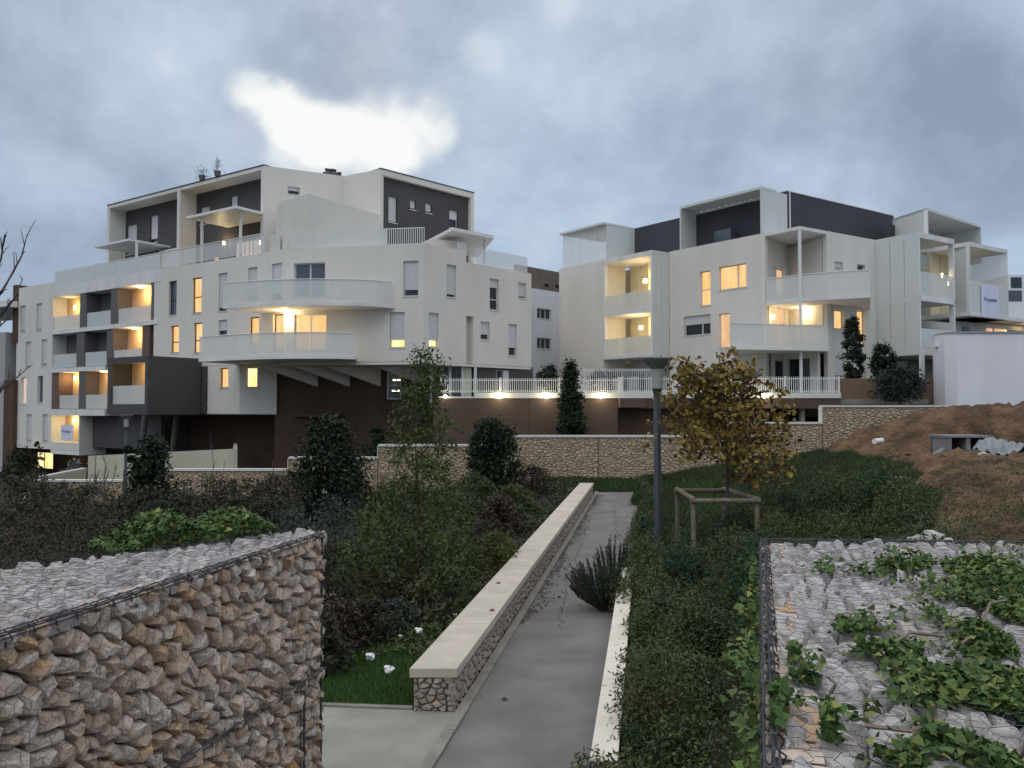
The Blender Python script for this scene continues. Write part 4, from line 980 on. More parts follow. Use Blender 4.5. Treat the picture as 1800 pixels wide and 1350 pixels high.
# left blank wall 983-1060
v0 = G1.U(983, NL); rr = G1.rect((983, 472, 1060, 600), NL)
M().fbox(G1, v0, l0 - .03, RBt, 13.35, -.6, NL).build('wall', WHITE, RB)
for i in range(5):
    a = v0 + (l0 - v0) * i / 5; M().fbox(G1, a + .02, a + (l0 - v0) / 5 - .02, 13.36, 15.75, NL - .35, NL - .32).build('terrace_screen', SCREENT, RB)
M().fbox(G1, v0, l0, 15.752, 15.88, -2.6, NL - .02).build('pergola_roof', SCREEN, RB)
M().fbox(G1, l0 - .1, l0 - .02, 13.36, 15.75, -2.6, NL - .36).build('terrace_screen', SCREEN, RB)
# dark attic behind left
AT = 15.85
M().fbox(G1, l0 - .5, G1.U(1340, -1.5), RT - .3, AT, -8, -1.5).build('attic', CHAR2, RB)
# framed attic box 1193-1340
b0, b1 = G1.U(1196, .0), G1.U(1341, .0)
M().fbox(G1, b0, b1, 15.95, 16.1, -1.45, 0).build('attic_canopy', SCREEN, RB)
M().fbox(G1, b0, b0 + .1, RT, 15.94, -1.45, 0).build('attic_screen', SCREEN, RB); M().fbox(G1, b1 - .1, b1, RT, 15.94, -1.45, 0).build('attic_screen', SCREEN, RB)
sc_ = M()
for i in range(12): a = b0 + .2 + (b1 - b0 - .4) * i / 12; sc_.fbox(G1, a, a + .35, 15.75, 15.94, -1.4, -1.3)
sc_.build('canopy_joists', METALW, RB)
M().fbox(G1, b0 + .12, b1 - .12, RT, 15.75, -1.49, -1.47).build('attic_glazing', CHAR2, RB)
M().fbox(G1, b0 + 2.2, b0 + 3.4, RT + .02, RT + .85, -1.2, -.6).build('terrace_seat', GLASSG, RB)
# corner screen 1340-1385 and dark box 1385-1573 (face parallel to G2)
E1 = facpx(1341, 47.6, 1386, 49.0); M().fbox(E1, 0, E1.len, RT, 16.3, -.06, 0).build('attic_screen', SCREEN, RB)
E2 = facpx(1386, 49.0, 1574, 55.4); M().fbox(E2, .0, E2.len, RT - .3, 16.5, -6, 0).build('attic', CHAR2, RB)
M().fbox(E2, -.03, E2.len, 16.502, 16.55, -6, .04).build('roof_edge_trim', SLABM, RB); M().fbox(E2, .18, .26, RT, 16.5, .005, .05).build('drainpipe', METALW, RB)
# screened tower 1541-1680
T0 = Vector(P2(1541, 48.2)); T1 = Vector(P2(1618, 46.0)); T2 = Vector(P2(1680, 48.0)); T3 = T2 + (T0 - T1)
T = Fac(T0, T1); U_ = Fac(T1, T2)
for a, b in ((0, .33), (.335, .66), (.665, 1)): M().fbox(T, T.len * a + .01, T.len * b - .01, 6.5, RT, -.05, 0).build('side_screen', SCREEN, RB)
for z in (6.5, 9.55, RT - .3): M().fbox(U_, 0, U_.len, z, z + .3, -3, .0).build('loggia_slab', SLABM, RB)
panels(U_, [.1, U_.len / 2, U_.len - .1], 9.86, 11.2, RB, n=-.03); panels(U_, [.1, U_.len / 2, U_.len - .1], 6.81, 8.0, RB, n=-.03)
M().fbox(U_, 0, .1, 6.8, RT - .3, -.3, 0).build('loggia_post', METALW, RB); M().fbox(U_, U_.len - .1, U_.len, 6.8, RT - .3, -.3, 0).build('loggia_post', METALW, RB)
M().fbox(U_, 0, U_.len, 6.8, RT - .3, -2.6, -2.4).build('back_wall', MATS['shaded rear wall'], RB); M().fbox(U_, .9, 1.9, 9.9, 12.4, -2.38, -2.34).build('loggia_door', GLASSG, RB)
wall_lamp(RB, U_.pt(U_.len - .45, 11.3, -.5), 2, n=U_.n, s=.05)
M().fbox(G2, G2.len - .2, G2.len + 6, RBt, 6.5, -3, -1.8).build('ground_floor_wall', MATS['shaded rear wall'], RB)
M().fbox(G2, G2.len + 1.3, G2.len + 3.2, 4.1, 6.2, -1.79, -1.75).build('glazed_wall', GLASS, RB)
M().fbox(T, T.len - .1, T.len, RBt, 6.49, -.4, 0).build('corner_post', METALW, RB)
# second tower 1680-1773
V1 = Vector(P2(1706, 48.7)); V2 = Vector(P2(1774, 51.2)); V0 = Vector(P2(1680, 49.6)); Vs = Fac(V0, V1); Vf = Fac(V1, V2)
M().fbox(Vs, 0, Vs.len, 9.0, RT, -.05, 0).build('side_screen', SCREEN, RB)
for z in (9.0, RT - .25): M().fbox(Vf, 0, Vf.len, z, z + .25, -3, 0).build('loggia_slab', SLABM, RB)
M().fbox(Vf, 0, .1, 9.25, RT - .25, -.2, 0).build('loggia_post', METALW, RB); M().fbox(Vf, Vf.len - .08, Vf.len, 9.25, RT - .25, -2.5, 0).build('side_screen', SCREENT, RB)
panels(Vf, [.1, Vf.len / 2, Vf.len - .1], 9.26, 11.1, RB, n=-.03); M().fbox(Vf, 0, Vf.len, 9.25, RT - .25, -2.6, -2.4).build('back_wall', MATS['loggia inner wall'], RB)
for q in (.25, .6): M().fbox(Vf, Vf.len * q, Vf.len * q + .1, 9.25, RT - .26, -2.39, -2.33).build('door_frame', FRAME, RB)
wall_lamp(RB, Vf.pt(1.0, 11.2, -1.8), 12, n=Vf.n, s=.05)
# attic box above the towers 1573-1733
X1 = Vector(P2(1633, 50.0)); X0 = Vector(P2(1572, 53.0)); X2 = Vector(P2(1728, 55.0)); Xa = Fac(X0, X1); Xb = Fac(X1, X2)
M().fbox(Xa, 0, Xa.len, RT - .3, 15.75, -.08, 0).build('attic_screen', SCREEN, RB)
M().prism([X1, X2, X2 + (X0 - X1), X0], 15.6, 15.75).build('attic_canopy', SCREEN, RB); M().fbox(Xb, 0, .1, RT, 15.59, -.2, 0).build('loggia_post', METALW, RB)
M().fbox(Xb, Xb.len - .1, Xb.len, RT - .2, 15.59, -3, 0).build('attic_screen', SCREEN, RB); M().fbox(Xb, .5, Xb.len * .52, RT - .2, 15.3, -2.9, -2.6).build('attic', CHAR2, RB); M().fbox(Xb, Xb.len * .52 + .01, Xb.len - .12, RT - .2, 15.59, -2.6, -2.5).build('attic_screen', SCREEN, RB)
M().fbox(Xb, Xb.len + .3, Xb.len + 1.2, RT - .2, 15.2, -3.5, -2.2).build('attic', CHAR2, RB)
# lower wing at far right under tower two
Q = facpx(1681, 50.8, 1830, 55.5); M().fbox(Q, 0, Q.len, RBt, 8.9, -.3, 0).build('wall', WHITE, RB)
M().fbox(Q, -.2, Q.len, 9.0, 9.22, -1, 1.2).build('eaves_slab', SLABM, RB)
for a, b, mt in ((1692, 1703, GLASS), (1734, 1743, LIT2), (1748, 1768, LIT2), (1774, 1797, GLASS)):
    r = (Q.U(a), Q.U(b), 7.2, 8.6); M().fbox(Q, r[0], r[1], 7.2, 8.6, .01, .06).build('window', mt, RB)
glow(RB, Q.pt(Q.U(1790), 8.7, .8), 12)
M().prism([G1.pt(uW, 0, -.3)[:2], G1.pt(uN1, 0, -.3)[:2], inn + Vector((-.2, .4)), G2.pt(uB, 0, -.3)[:2], G2.pt(G2.len - .1, 0, -.3)[:2], P2(1700, 60), P2(1120, 66), P2(1075, 60)], 6.81, RT - .35).build('building_core', WHITE, RB)
M().prism([G1.pt(uW, 0, -3)[:2], G1.pt(uN1, 0, -3)[:2], G2.pt(uB, 0, -3)[:2], G2.pt(G2.len - .1, 0, -3.2)[:2], P2(1700, 60), P2(1120, 66), P2(1075, 60)], RBt - 1, 6.8).build('building_core', MATS['shaded rear wall'], RB)
M().fbox(G1, v0 + .2, uW, RBt, RT - .4, -6, -1.21).build('building_core', WHITE, RB)

# banners
def banner(F, px0, px1, z0, z1, n, label, seed):
    u0, u1 = F.U(px0, n), F.U(px1, n); m_ = M(); k = 8
    for i in range(k): 
        a, b = u0 + (u1 - u0) * i / k, u0 + (u1 - u0) * (i + 1) / k; w0 = .025 * math.sin(i * 1.7 + seed); w1 = .025 * math.sin((i + 1) * 1.7 + seed)
        m_.add([F.pt(a, z0, n + w0), F.pt(b, z0, n + w1), F.pt(b, z1, n + w1), F.pt(a, z1, n + w0)], [(0, 1, 2, 3)])
    rt = m_.build('banner', CLOTH); tag(rt, label, 'banner')
    pr = M(); rr = random.Random(seed); u = u0 + .12 * (u1 - u0); zc = z0 + (z1 - z0) * .52
    while u < u1 - .15 * (u1 - u0):
        h = rr.uniform(.08, .17) * (1 if u > u0 + .25 * (u1 - u0) else 1.3); w = rr.uniform(.03, .06); pr.fbox(F, u, u + w, zc, zc + h, n + .03, n + .034); pr.fbox(F, u, u + w * 2.2, zc + h * rr.choice((0, .5, .9)), zc + h * .2 + h * .5, n + .0345, n + .038); u += w * 2.6
    pr.build('lettering', INK, rt); return rt
banner(F1, 110, 130.5, 1.3, 2.35, .03, 'pale blue-white banner with dark writing on the lowest left balcony', 3)
banner(Vf, 1727, 1757, 9.0, 10.95, .05, 'white banner with one dark line of writing on the far right balcony', 5)

# ------------------------------------------------------------------ terrace wall, fences, bulkhead lights
TW = empty('terrace_wall', (4, 40, 0), 'dark brown retaining wall with white upstand carrying the terrace between the two buildings', 'wall')
Yt = 40.0; Xp = lambda px, Y=Yt: (px - 900) / F_PX * Y
zt0, zt1 = 4.0, 4.27
M().box(Xp(762), Xp(930), Yt, Yt + .4, -.2, zt0).build('wall_panel', MIDB, TW); M().box(Xp(930) + .03, Xp(1086), Yt, Yt + .4, -.2, zt0).build('wall_panel', MIDB, TW)
M().box(Xp(930) - .0, Xp(930) + .03, Yt + .03, Yt + .4, -.2, zt0).build('joint', GAP_SHADE, TW)
M().box(Xp(1086), Xp(1478), Yt, Yt + .4, 3.50, zt0).build('beam', MIDB, TW)
M().box(Xp(1086), Xp(1478), Yt + 5, Yt + 5.3, 0, zt0).build('garage_rear_wall', GAP_SHADE, TW)
M().box(Xp(1087), Xp(1300), Yt + .5, Yt + .9, 0, 3.49).build('wall_panel', DARKB, TW)
M().box(Xp(1415), Xp(1422), Yt + .6, Yt + .9, 1.5, 3.49).build('garage_pillar', CREAM, TW)
M().box(Xp(835), Xp(1478), Yt - .05, Yt + .35, zt0 + .002, zt1).build('upstand', COPW, TW)
M().box(Xp(770), Xp(834), Yt - .02, Yt + .3, zt0 + .002, zt0 + .08).build('upstand', COPW, TW)
M().box(Xp(762), Xp(1640), Yt + .41, Yt + 14, 3.7, 3.95).build('terrace_slab', CONC, TW)
M().box(Xp(1086), Xp(1130), Yt - .9, Yt - .02, 3.55, 3.98).build('planter_beam', MIDB, TW)
# exit light in the garage
ex = M().box(Xp(1271), Xp(1279), Yt - .15, Yt - .1, 3.02, 3.16).build('exit_light', mat('green exit glow', (.2, 1, .4), .5, emit=(.25, 1, .45), estr=1.3)); tag(ex, 'small green lit sign in the dark opening behind the autumn tree', 'exit sign')
def railing(px0, px1, Y, z0, z1, label, step=.105, posts=2.6):
    rt = empty('railing', (Xp((px0 + px1) / 2, Y), Y, z0), label, 'railing'); x0, x1 = Xp(px0, Y), Xp(px1, Y)
    M().box(x0, x1, Y - .02, Y + .02, z1 - .12, z1 - .09).build('top_rail', METALW, rt); M().box(x0, x1, Y - .02, Y + .02, z0 + .08, z0 + .11).build('bottom_rail', METALW, rt)
    b = M(); k = int((x1 - x0) / step)
    for i in range(k + 1): x = x0 + (x1 - x0) * i / k; b.box(x - .012, x + .012, Y - .012, Y + .012, z0 + .0, z1)
    b.build('balusters', METALW, rt, kind='stuff')
    k = max(1, int((x1 - x0) / posts))
    for i in range(k + 1): x = x0 + (x1 - x0) * i / k; M().box(x - .03, x + .03, Y - .03, Y + .03, z0, z1 + .02).build('post', METALW, rt)
railing(775, 1087, Yt + .1, zt1 - .02, 4.98, 'white bar railing on the terrace edge left of the gate pillar')
railing(1095, 1475, Yt + .1, zt1 - .02, 5.05, 'white bar railing on the terrace edge behind the autumn tree')
railing(1018, 1146, 45.5, 4.3, 5.72, 'taller white bar fence set back on the terrace between the buildings')
gp = M().box(Xp(1086.5), Xp(1094.5), Yt - .02, Yt + .2, zt1 - .01, 5.02).build('gate_pillar', COPW); tag(gp, 'short square white pillar between the two terrace railings', 'pillar')
LXS = [(783, 'bulkhead lamp below the house number at the entrance'), (879, 'bulkhead lamp leftmost on the white band in the open'), (960, 'bulkhead lamp left of the columnar cypress'), (1056, 'bulkhead lamp right of the columnar cypress'), (1262, 'bulkhead lamp glinting through the autumn tree'), (1343, 'bulkhead lamp at the right edge of the autumn tree')]
for i, (px, lab) in enumerate(LXS):
    x = Xp(px, Yt - .1); z = 4.09; m_ = M()
    for kk_ in range(1): m_.blob((x, Yt - .12, z), .12 if i else .08, .07, .12 if i else .08, 1, 0)
    o = m_.build('bulkhead_lamp', LAMPW, smooth=True); tag(o, lab, 'lamp', 'round lamps along the terrace edge'); glow(o, Vector((x, Yt - .45, z)), 20 if i else 5, .06, (1, .86, .55))

# planter with shrubs right of the fence
pl_ = M().box(Xp(1476, 41), Xp(1640, 41), 40.6, 41.6, 2.5, 4.98).build('planter_wall', mat('planter brown', (.20, .135, .092), .9, (.17, .115, .078), .6)); tag(pl_, 'plain brown rendered wall below two dark shrubs, left of the white block', 'wall')
# white block at right
WB = empty('white_house', (20, 39, 3), 'plain white windowless block with curved corner at the right edge', 'building')
wp = [P2(1639.5, 41.0), P2(1640, 40.2), P2(1645, 39.4), P2(1660, 38.6), P2(1682, 38.1), P2(1960, 38.0), P2(1960, 46), P2(1645, 46)]
M().prism(wp, 2.2, 6.98).build('wall', WHITE2, WB)
M().prism([(p[0] * 1.0, p[1] - .06 if i < 6 else p[1]) for i, p in enumerate(wp)], 6.982, 7.06).build('roof_edge', mat('zinc edge', (.30, .32, .34), .5), WB)
for px in (1643, 1653, 1663): 
    q = at(px + 3, 608, 39.3 - (px - 1643) * .025); M().box(q.x - .12, q.x + .12, q.y - .12, q.y + .25, q.z - .05, q.z + .05).build('vent_cover', WHITE2, WB)
# middle building
MB_ = empty('background_building', (1.8, 62, 3), 'narrow glimpse of a farther white building with brown upper storey between the two blocks', 'building')
Fm = facpx(925, 60, 1010, 64); hm_ = [Fm.rect((944, 541, 969, 562)), Fm.rect((944, 593, 969, 614))]
holed_wall(Fm, 0, Fm.len, 3, 12.35, hm_).build('wall', WHITE2, MB_)
for h in hm_: window(Fm, h, MB_, GLASS, vm=(.33, .66))
M().fbox(Fm, 0, Fm.len, 3, 12.3, -6, -.26).build('building_core', WHITE2, MB_)
hb = [Fm.rect((957, 498, 965, 505), -1), Fm.rect((977, 500, 983, 507), -1)]
holed_wall(Fm, 0, Fm.len, 12.3, 14.15, hb, n=-1).build('upper_wall', mat('brown cladding', (.17, .14, .12), .9, (.13, .105, .09), 1.5), MB_)
for h in hb: M().fbox(Fm, h[0], h[1], h[2], h[3], -1.3, -1.24).build('window', GLASS, MB_)
# far right glimpse
FRB = empty('background_building', (38, 64, 3), 'sliver of a pale distant block at the right edge with dark windows', 'building')
Ff = facpx(1774, 62, 1900, 62); M().fbox(Ff, 0, Ff.len, 3, 13.6, -5, 0).build('wall', WHITE2, FRB); M().fbox(Ff, .2, 1.0, 12.6, 13.4, .01, .04).build('window', GLASS, FRB); M().fbox(Ff, .0, 1.0, 11.6, 12.4, .01, .04).build('window', GLASSG, FRB)
M().fbox(Ff, 0, Ff.len, 9.4, 9.6, 0, 1).build('balcony_slab', SLABM, FRB)
# far left neighbour
NB = empty('background_building', (-40, 60, -1), 'neighbouring grey house at the far left edge with a flat roof slab', 'building')
Fn = facpx(-160, 66, 24, 61); M().fbox(Fn, 0, Fn.len - .9, -1.2, 9.2, -6, 0).build('wall', mat('grey render', (.42, .41, .40), .9, stain=.1), NB); M().fbox(Fn, 0, Fn.len + .1, 11.0, 11.45, -6, .6).build('roof_slab', SLABM, NB); M().fbox(Fn, Fn.len - .85, Fn.len + .2, -1.2, 5.6, -5, .1).build('brown_pier', DARKB, NB); M().fbox(Fn, Fn.len - .45, Fn.len + .1, 8.4, 12.7, -3, -.2).build('dark_pier', DARKB, NB)

# ------------------------------------------------------------------ earthworks at the right
def bank():
    m_ = M(); rr = random.Random(9); X0, X1, Y0, Y1 = 3.6, 30, 5.6, 36.6; st = .2; nx, ny = int((X1 - X0) / st), int((Y1 - Y0) / st)
    import mathutils
    def N3(x, y, s): return mathutils.noise.noise((x * s, y * s, 3.3))
    idx = {}
    for j in range(ny + 1):
        for i in range(nx + 1):
            x, y = X0 + i * st, Y0 + j * st
            lim = EARTH_X(y) - .75 + N3(x, y, .35) * .6
            h = hgt(x, y); t = sm((x - lim) / 1.2)
            z = h - .25 + .46 * t + t * (.22 * N3(x, y, .5) + .22 * abs(N3(x, y, 1.1)) + .16 * N3(x, y, 2.3) + .12 * N3(x, y, 4.8) + rr.uniform(-.06, .06))
            if 22 < y < 35 and x > 11: # mound up against the stone wall and the dug pit
                z += .12 * sm((x - 13) / 3) * sm((y - 32) / 2)
                pit = math.exp(-(((x - 17.0) / 2.6) ** 4 + ((y - 30.6) / 1.3) ** 4)); z -= .75 * pit
            idx[(i, j)] = len(m_.v); m_.v.append((x, y, z))
    for j in range(ny):
        for i in range(nx): m_.f.append((idx[(i, j)], idx[(i + 1, j)], idx[(i + 1, j + 1)], idx[(i, j + 1)]))
    o = m_.build('earth_bank', EARTH, kind='structure'); return o
bank()
def rubble(n, region, s0, s1, name, m, lab, seed, cat='rubble', dz=.05):
    rr = random.Random(seed); m_ = M()
    for i in range(n):
        x, y = region(rr); s = rr.uniform(s0, s1); m_.blob((x, y, hgt(x, y) + s * .3 + dz), s * rr.uniform(.8, 1.4), s, s * rr.uniform(.5, .8), seed + i, .25)
    return m_
clods = rubble(900, lambda r: (lambda y: (EARTH_X(y) + .6 + r.random() ** 1.5 * 9, y))(r.uniform(6, 35)), .03, .13, '', EARTH, '', 77); o = clods.build('earth_clods', EARTH); tag(o, kind='stuff'); o['label'] = 'loose clods scattered over the dug earth'
for i, (px, py, Y, s, lab) in enumerate([(1612, 950, 9.2, .10, 'pale chunk leftmost of the white rubble behind the right gabion'), (1640, 946, 9.3, .14, 'largest pale lump beside the brown earth behind the gabion'), (1662, 956, 9.2, .11, 'pale chunk touching the earth behind the gabion'), (1622, 968, 8.6, .11, 'pale stone nearest the ivy behind the gabion top'), (1568, 963, 8.4, .09, 'small pale stone on the far edge of the ivy')]):
    p = at(px, py, Y); zz = max(p.z, hgt(p.x, Y) + .02); m_ = M(); m_.blob((p.x, Y, zz), s * .95, s * .8, s * .6, 40 + i, .3); tag(m_.build('rubble_stone', CHALK), lab, 'stone', 'pale stones behind the right gabion')
for i, (px, py, Y, s) in enumerate([(1544, 775, 30.5, .25), (1584, 848, 22, .12), (1554, 869, 20, .13)]):
    p = at(px, py, Y); m_ = M()
    if i == 0: m_.tube([(p.x - .15, Y, p.z - .02), (p.x + .3, Y + .4, p.z)], .10, 10); tag(m_.build('pipe_end', PVC), 'short white pipe stub sticking from the earth slope', 'pipe')
    else: m_.blob((p.x, Y, hgt(p.x, Y) + .1), s * 2, s, s * .5, i, .3); tag(m_.build('rubble_stone', CHALK), ('thin pale slab lying higher on the grassy bank' if i == 1 else 'small white slab lying lower on the grassy bank'), 'stone')
# concrete chamber in the pit
ch_ = empty('concrete_chamber', at(1696, 790, 29.5), 'grey precast concrete chamber standing in the dug pit', 'manhole'); c_ = at(1697, 800, 29.5)
x0, x1 = at(1661, 790, 29.5).x, at(1733, 790, 29.5).x; zz0, zz1 = at(1700, 812, 29.5).z - .3, at(1700, 765, 29.5).z
CON2 = mat('precast concrete', (.27, .27, .26), .9, (.20, .20, .19), 3, .3, 40)
for a, b in ((x0, x0 + .14), ((x0 + x1) / 2 - .07, (x0 + x1) / 2 + .07), (x1 - .14, x1)): M().box(a, b, 29.3, 30.5, zz0, zz1 - .08).build('side_panel', CON2, ch_)
M().box(x0 - .05, x1 + .05, 29.25, 30.55, zz1 - .078, zz1).build('rim', CON2, ch_); M().box(x0, x1, 30.36, 30.5, zz0, zz1 - .08).build('rear_panel', CON2, ch_)
M().box(x0 + .15, x1 - .15, 29.45, 29.6, zz0, zz0 + .75).build('front_panel', CON2, ch_)
a_, b_ = at(1615, 800, 29.2), at(1658, 795, 29.2); sb = M().tube([(a_.x, 29.2, a_.z), ((a_.x + b_.x) / 2, 29.1, a_.z - .05), (b_.x, 29.2, b_.z + .1)], .09, 6).build('kerb_block', CON2); tag(sb, 'low pale concrete edging left of the chamber in the pit', 'kerb')
# crumpled sheet
sh = M(); rr = random.Random(2); N_ = 16; g = {}
for j in range(N_):
    for i in range(N_):
        x = at(1742, 790, 27).x + i * .12; y = 26 + j * .14; z = at(1770, 800, 27).z + .35 * math.sin(i * .35) + rr.uniform(-.09, .09) + .2 * j / N_; g[(i, j)] = len(sh.v); sh.v.append((x, y, z))
for j in range(N_ - 1):
    for i in range(N_ - 1): sh.f.append((g[(i, j)], g[(i + 1, j)], g[(i + 1, j + 1)], g[(i, j + 1)]))
so = sh.build('plastic_sheet', mat('geotextile', (.24, .27, .28), .6)); so.modifiers.new('t', 'SOLIDIFY').thickness = .01; tag(so, 'crumpled pale blue-grey sheet lying on the earth at the right edge', 'plastic sheet')
kb = rubble(10, lambda r: (at(1700, 806, 27.6).x + r.uniform(-.6, .8), r.uniform(27, 28)), .1, .22, '', CHALK, '', 5, dz=.1).build('broken_concrete', CHALK); tag(kb, 'loose broken concrete pieces below the chamber in the pit'); kb['kind'] = 'stuff'

# ------------------------------------------------------------------ vegetation
def bush(name, label, cat, x, y, z, w, h, m, n, size, shape='round', group=None, trunk=.0, seed=0, lean=0, aspect=1.7, depth=None, clumps=None, wisps=0):
    rr = random.Random(seed); rt = empty(name, (x, y, z), label, cat, group); d_ = depth or w; cs = []
    K_ = clumps or max(18, int(40 * w * h ** .5)); off = [rr.uniform(.75, 1.25) for _ in range(8)]
    for i in range(K_):
        t = rr.random(); th = rr.uniform(0, 2 * math.pi); ro = off[int(th / (2 * math.pi) * 8) % 8]
        if shape == 'cone': t = t ** 1.25; R = (.5 * (1 - t) ** .8 + .06) * (.45 if t < .06 else 1)
        elif shape == 'column': R = .5 * (math.sin(math.pi * min(.97, t * .9 + .08))) ** .5
        elif shape == 'egg': R = .5 * math.sin(math.pi * (t * .86 + .10)) ** .7
        else: R = .5 * math.sqrt(max(.05, 1 - (t * 1.25 - .3) ** 2)); 
        q = rr.random() ** .45 * R * ro
        cs.append((x + math.cos(th) * q * w + lean * t * h, y + math.sin(th) * q * d_, z + trunk + t * (h - trunk), rr.uniform(.06, .12) * min(w, h) * .9))
    for i in range(wisps):
        th = rr.uniform(0, 6.28)
        for k in range(3): cs.append((x + math.cos(th) * .3 * w * (1 + k * .25) + rr.gauss(0, .03), y + math.sin(th) * .1 * w, z + h * (.72 + .11 * k), .03 * h * .5))
    np_obj('foliage' if cat != 'tree' else 'crown', cloud(cs, n, size, up=.4, aspect=aspect), 4, m, rt)
    st = M(); st.tube([(x, y, z - .1), (x + lean * h * .3, y, z + h * .3), (x + lean * h * .7, y, z + h * .75)], [max(.02, .035 * w), max(.015, .025 * w), .01], 6)
    for i in range(6):
        th = i * 1.05; zz = z + trunk + h * .12 * i * .8; st.tube([(x, y, zz), (x + math.cos(th) * w * .2, y + math.sin(th) * d_ * .2, zz + h * .12)], [.015, .006], 4)
    st.build('stem' if cat != 'tree' else 'trunk', BARK, rt)
    return rt
def bpx(name, label, cat, px, pyb, Y, wpx, pyt, m, n, size, **kw):
    x = (px - 900) / F_PX * Y; zb_ = kw.pop('zb', None); zb_ = hgt(x, Y) if zb_ is None else zb_; zt_ = at(px, pyt, Y).z
    return bush(name, label, cat, x, Y, zb_, wpx / F_PX * Y, zt_ - zb_, m, n, size, **kw)
# big evergreens
bpx('evergreen_shrub', 'dark conical evergreen in front of the cream ramp wall', 'shrub', 270, 0, 26, 100, 780, L_DARK, 9000, .10, shape='cone', seed=1, wisps=3)
bpx('evergreen_shrub', 'dark bushy evergreen in front of the step in the stone wall', 'shrub', 582, 0, 27, 108, 742, L_DARK, 10000, .10, shape='egg', seed=2, wisps=2)
bpx('evergreen_shrub', 'dark evergreen against the stone wall right of the green tree', 'shrub', 866, 0, 33, 84, 742, L_DARK, 9000, .11, shape='egg', seed=3)
bpx('cypress', 'narrow dark columnar cypress rising before the terrace wall', 'tree', 1002, 0, 38.6, 52, 640, L_DARK, 9000, .10, zb=1.9, shape='cone', seed=4, clumps=120)
bpx('small_shrub', 'small round dark shrub behind the lower stone wall step', 'shrub', 664, 0, 38.2, 42, 754, L_DARK, 2500, .09, zb=1.3, seed=5)
bpx('columnar_shrub', 'tall dark leaning shrub on the planter, left of the pair', 'shrub', 1500, 0, 41.1, 34, 562, L_DARK, 5000, .11, zb=4.95, shape='column', seed=6, clumps=90)
bpx('columnar_shrub', 'shorter dark shrub on the planter, right of the pair', 'shrub', 1552, 0, 41.1, 40, 608, L_DARK, 4500, .10, zb=4.95, shape='column', seed=7, clumps=80)
bpx('olive_tree', 'small round olive tree in front of the brown planter wall', 'tree', 1581, 0, 38.8, 80, 652, leafm('olive leaf', [(.02, .035, .028), (.035, .05, .04), (.028, .042, .034)]), 8000, .09, zb=3.5, trunk=.5, seed=8, clumps=120)
bpx('hedge', 'clipped dark hedge beside the charcoal ground floor', 'hedge', 963, 0, 47, 40, 644, L_DARK, 3500, .09, zb=4.2, seed=9)
hd = [(Xp(px, 49), 49, 4.2 + random.random() * 1.3, .18) for px in range(1040, 1150, 2)]
o = np_obj('hedge', cloud(hd, 7000, .10), 4, L_DARK); tag(o, 'dark hedge behind the taller terrace fence', 'hedge')
# green willow-like tree in the bed
def leafy_tree(name, label, px, Y, top_py, prof, m, n, size, seed, aspect, trunk_r=.035):
    x = (px - 900) / F_PX * Y; z = hgt(x, Y); rt = empty(name, (x, Y, z), label, 'tree'); rr = random.Random(seed); cs = []; br = M(); ztop = at(px, top_py, Y).z
    spine = [(x + .05 * math.sin(i * 1.3), Y, z - .1 + (ztop - z) * i / 6) for i in range(7)]; br.tube(spine, [trunk_r * (1 - i / 7.5) for i in range(7)], 6)
    for py, l, r in prof:
        zc = at(px, py, Y).z; xl, xr = at(l, py, Y).x, at(r, py, Y).x; k = max(2, int((xr - xl) / .16 * 2.2))
        for i in range(k):
            xx = rr.uniform(xl, xr); yy = Y + rr.uniform(-.5, .5) * (xr - xl) * .8; zz = zc + rr.uniform(-.2, .2); 
            if rr.random() < .15: continue
            cs.append((xx, yy, zz, rr.uniform(.06, .13)))
            if rr.random() < .35:
                zs = max(z + .2, zz - abs(xx - x) * .9 - .2); br.tube([(x, Y, zs), ((x + xx) / 2, (Y + yy) / 2, (zs + zz) / 2 - .03), (xx, yy, zz + .1)], [.014, .01, .004], 4)
    br.build('trunk', BARK, rt); np_obj('crown', cloud(cs, n, size, up=.2, aspect=aspect), 4, m, rt)
leafy_tree('young_tree', 'loose bright green young tree with a thin feathery top left of the seat wall', 735, 15.5, 615,
           [(618, 738, 750), (635, 725, 760), (655, 728, 775), (680, 705, 782), (705, 690, 780), (730, 695, 775), (760, 695, 800), (790, 690, 800), (820, 690, 805), (850, 680, 800), (880, 650, 800), (910, 625, 815), (935, 620, 825), (960, 610, 820), (985, 600, 830), (1010, 590, 800), (1035, 600, 790), (1055, 640, 760)], L_TREE, 10500, .056, 3, 2.8)
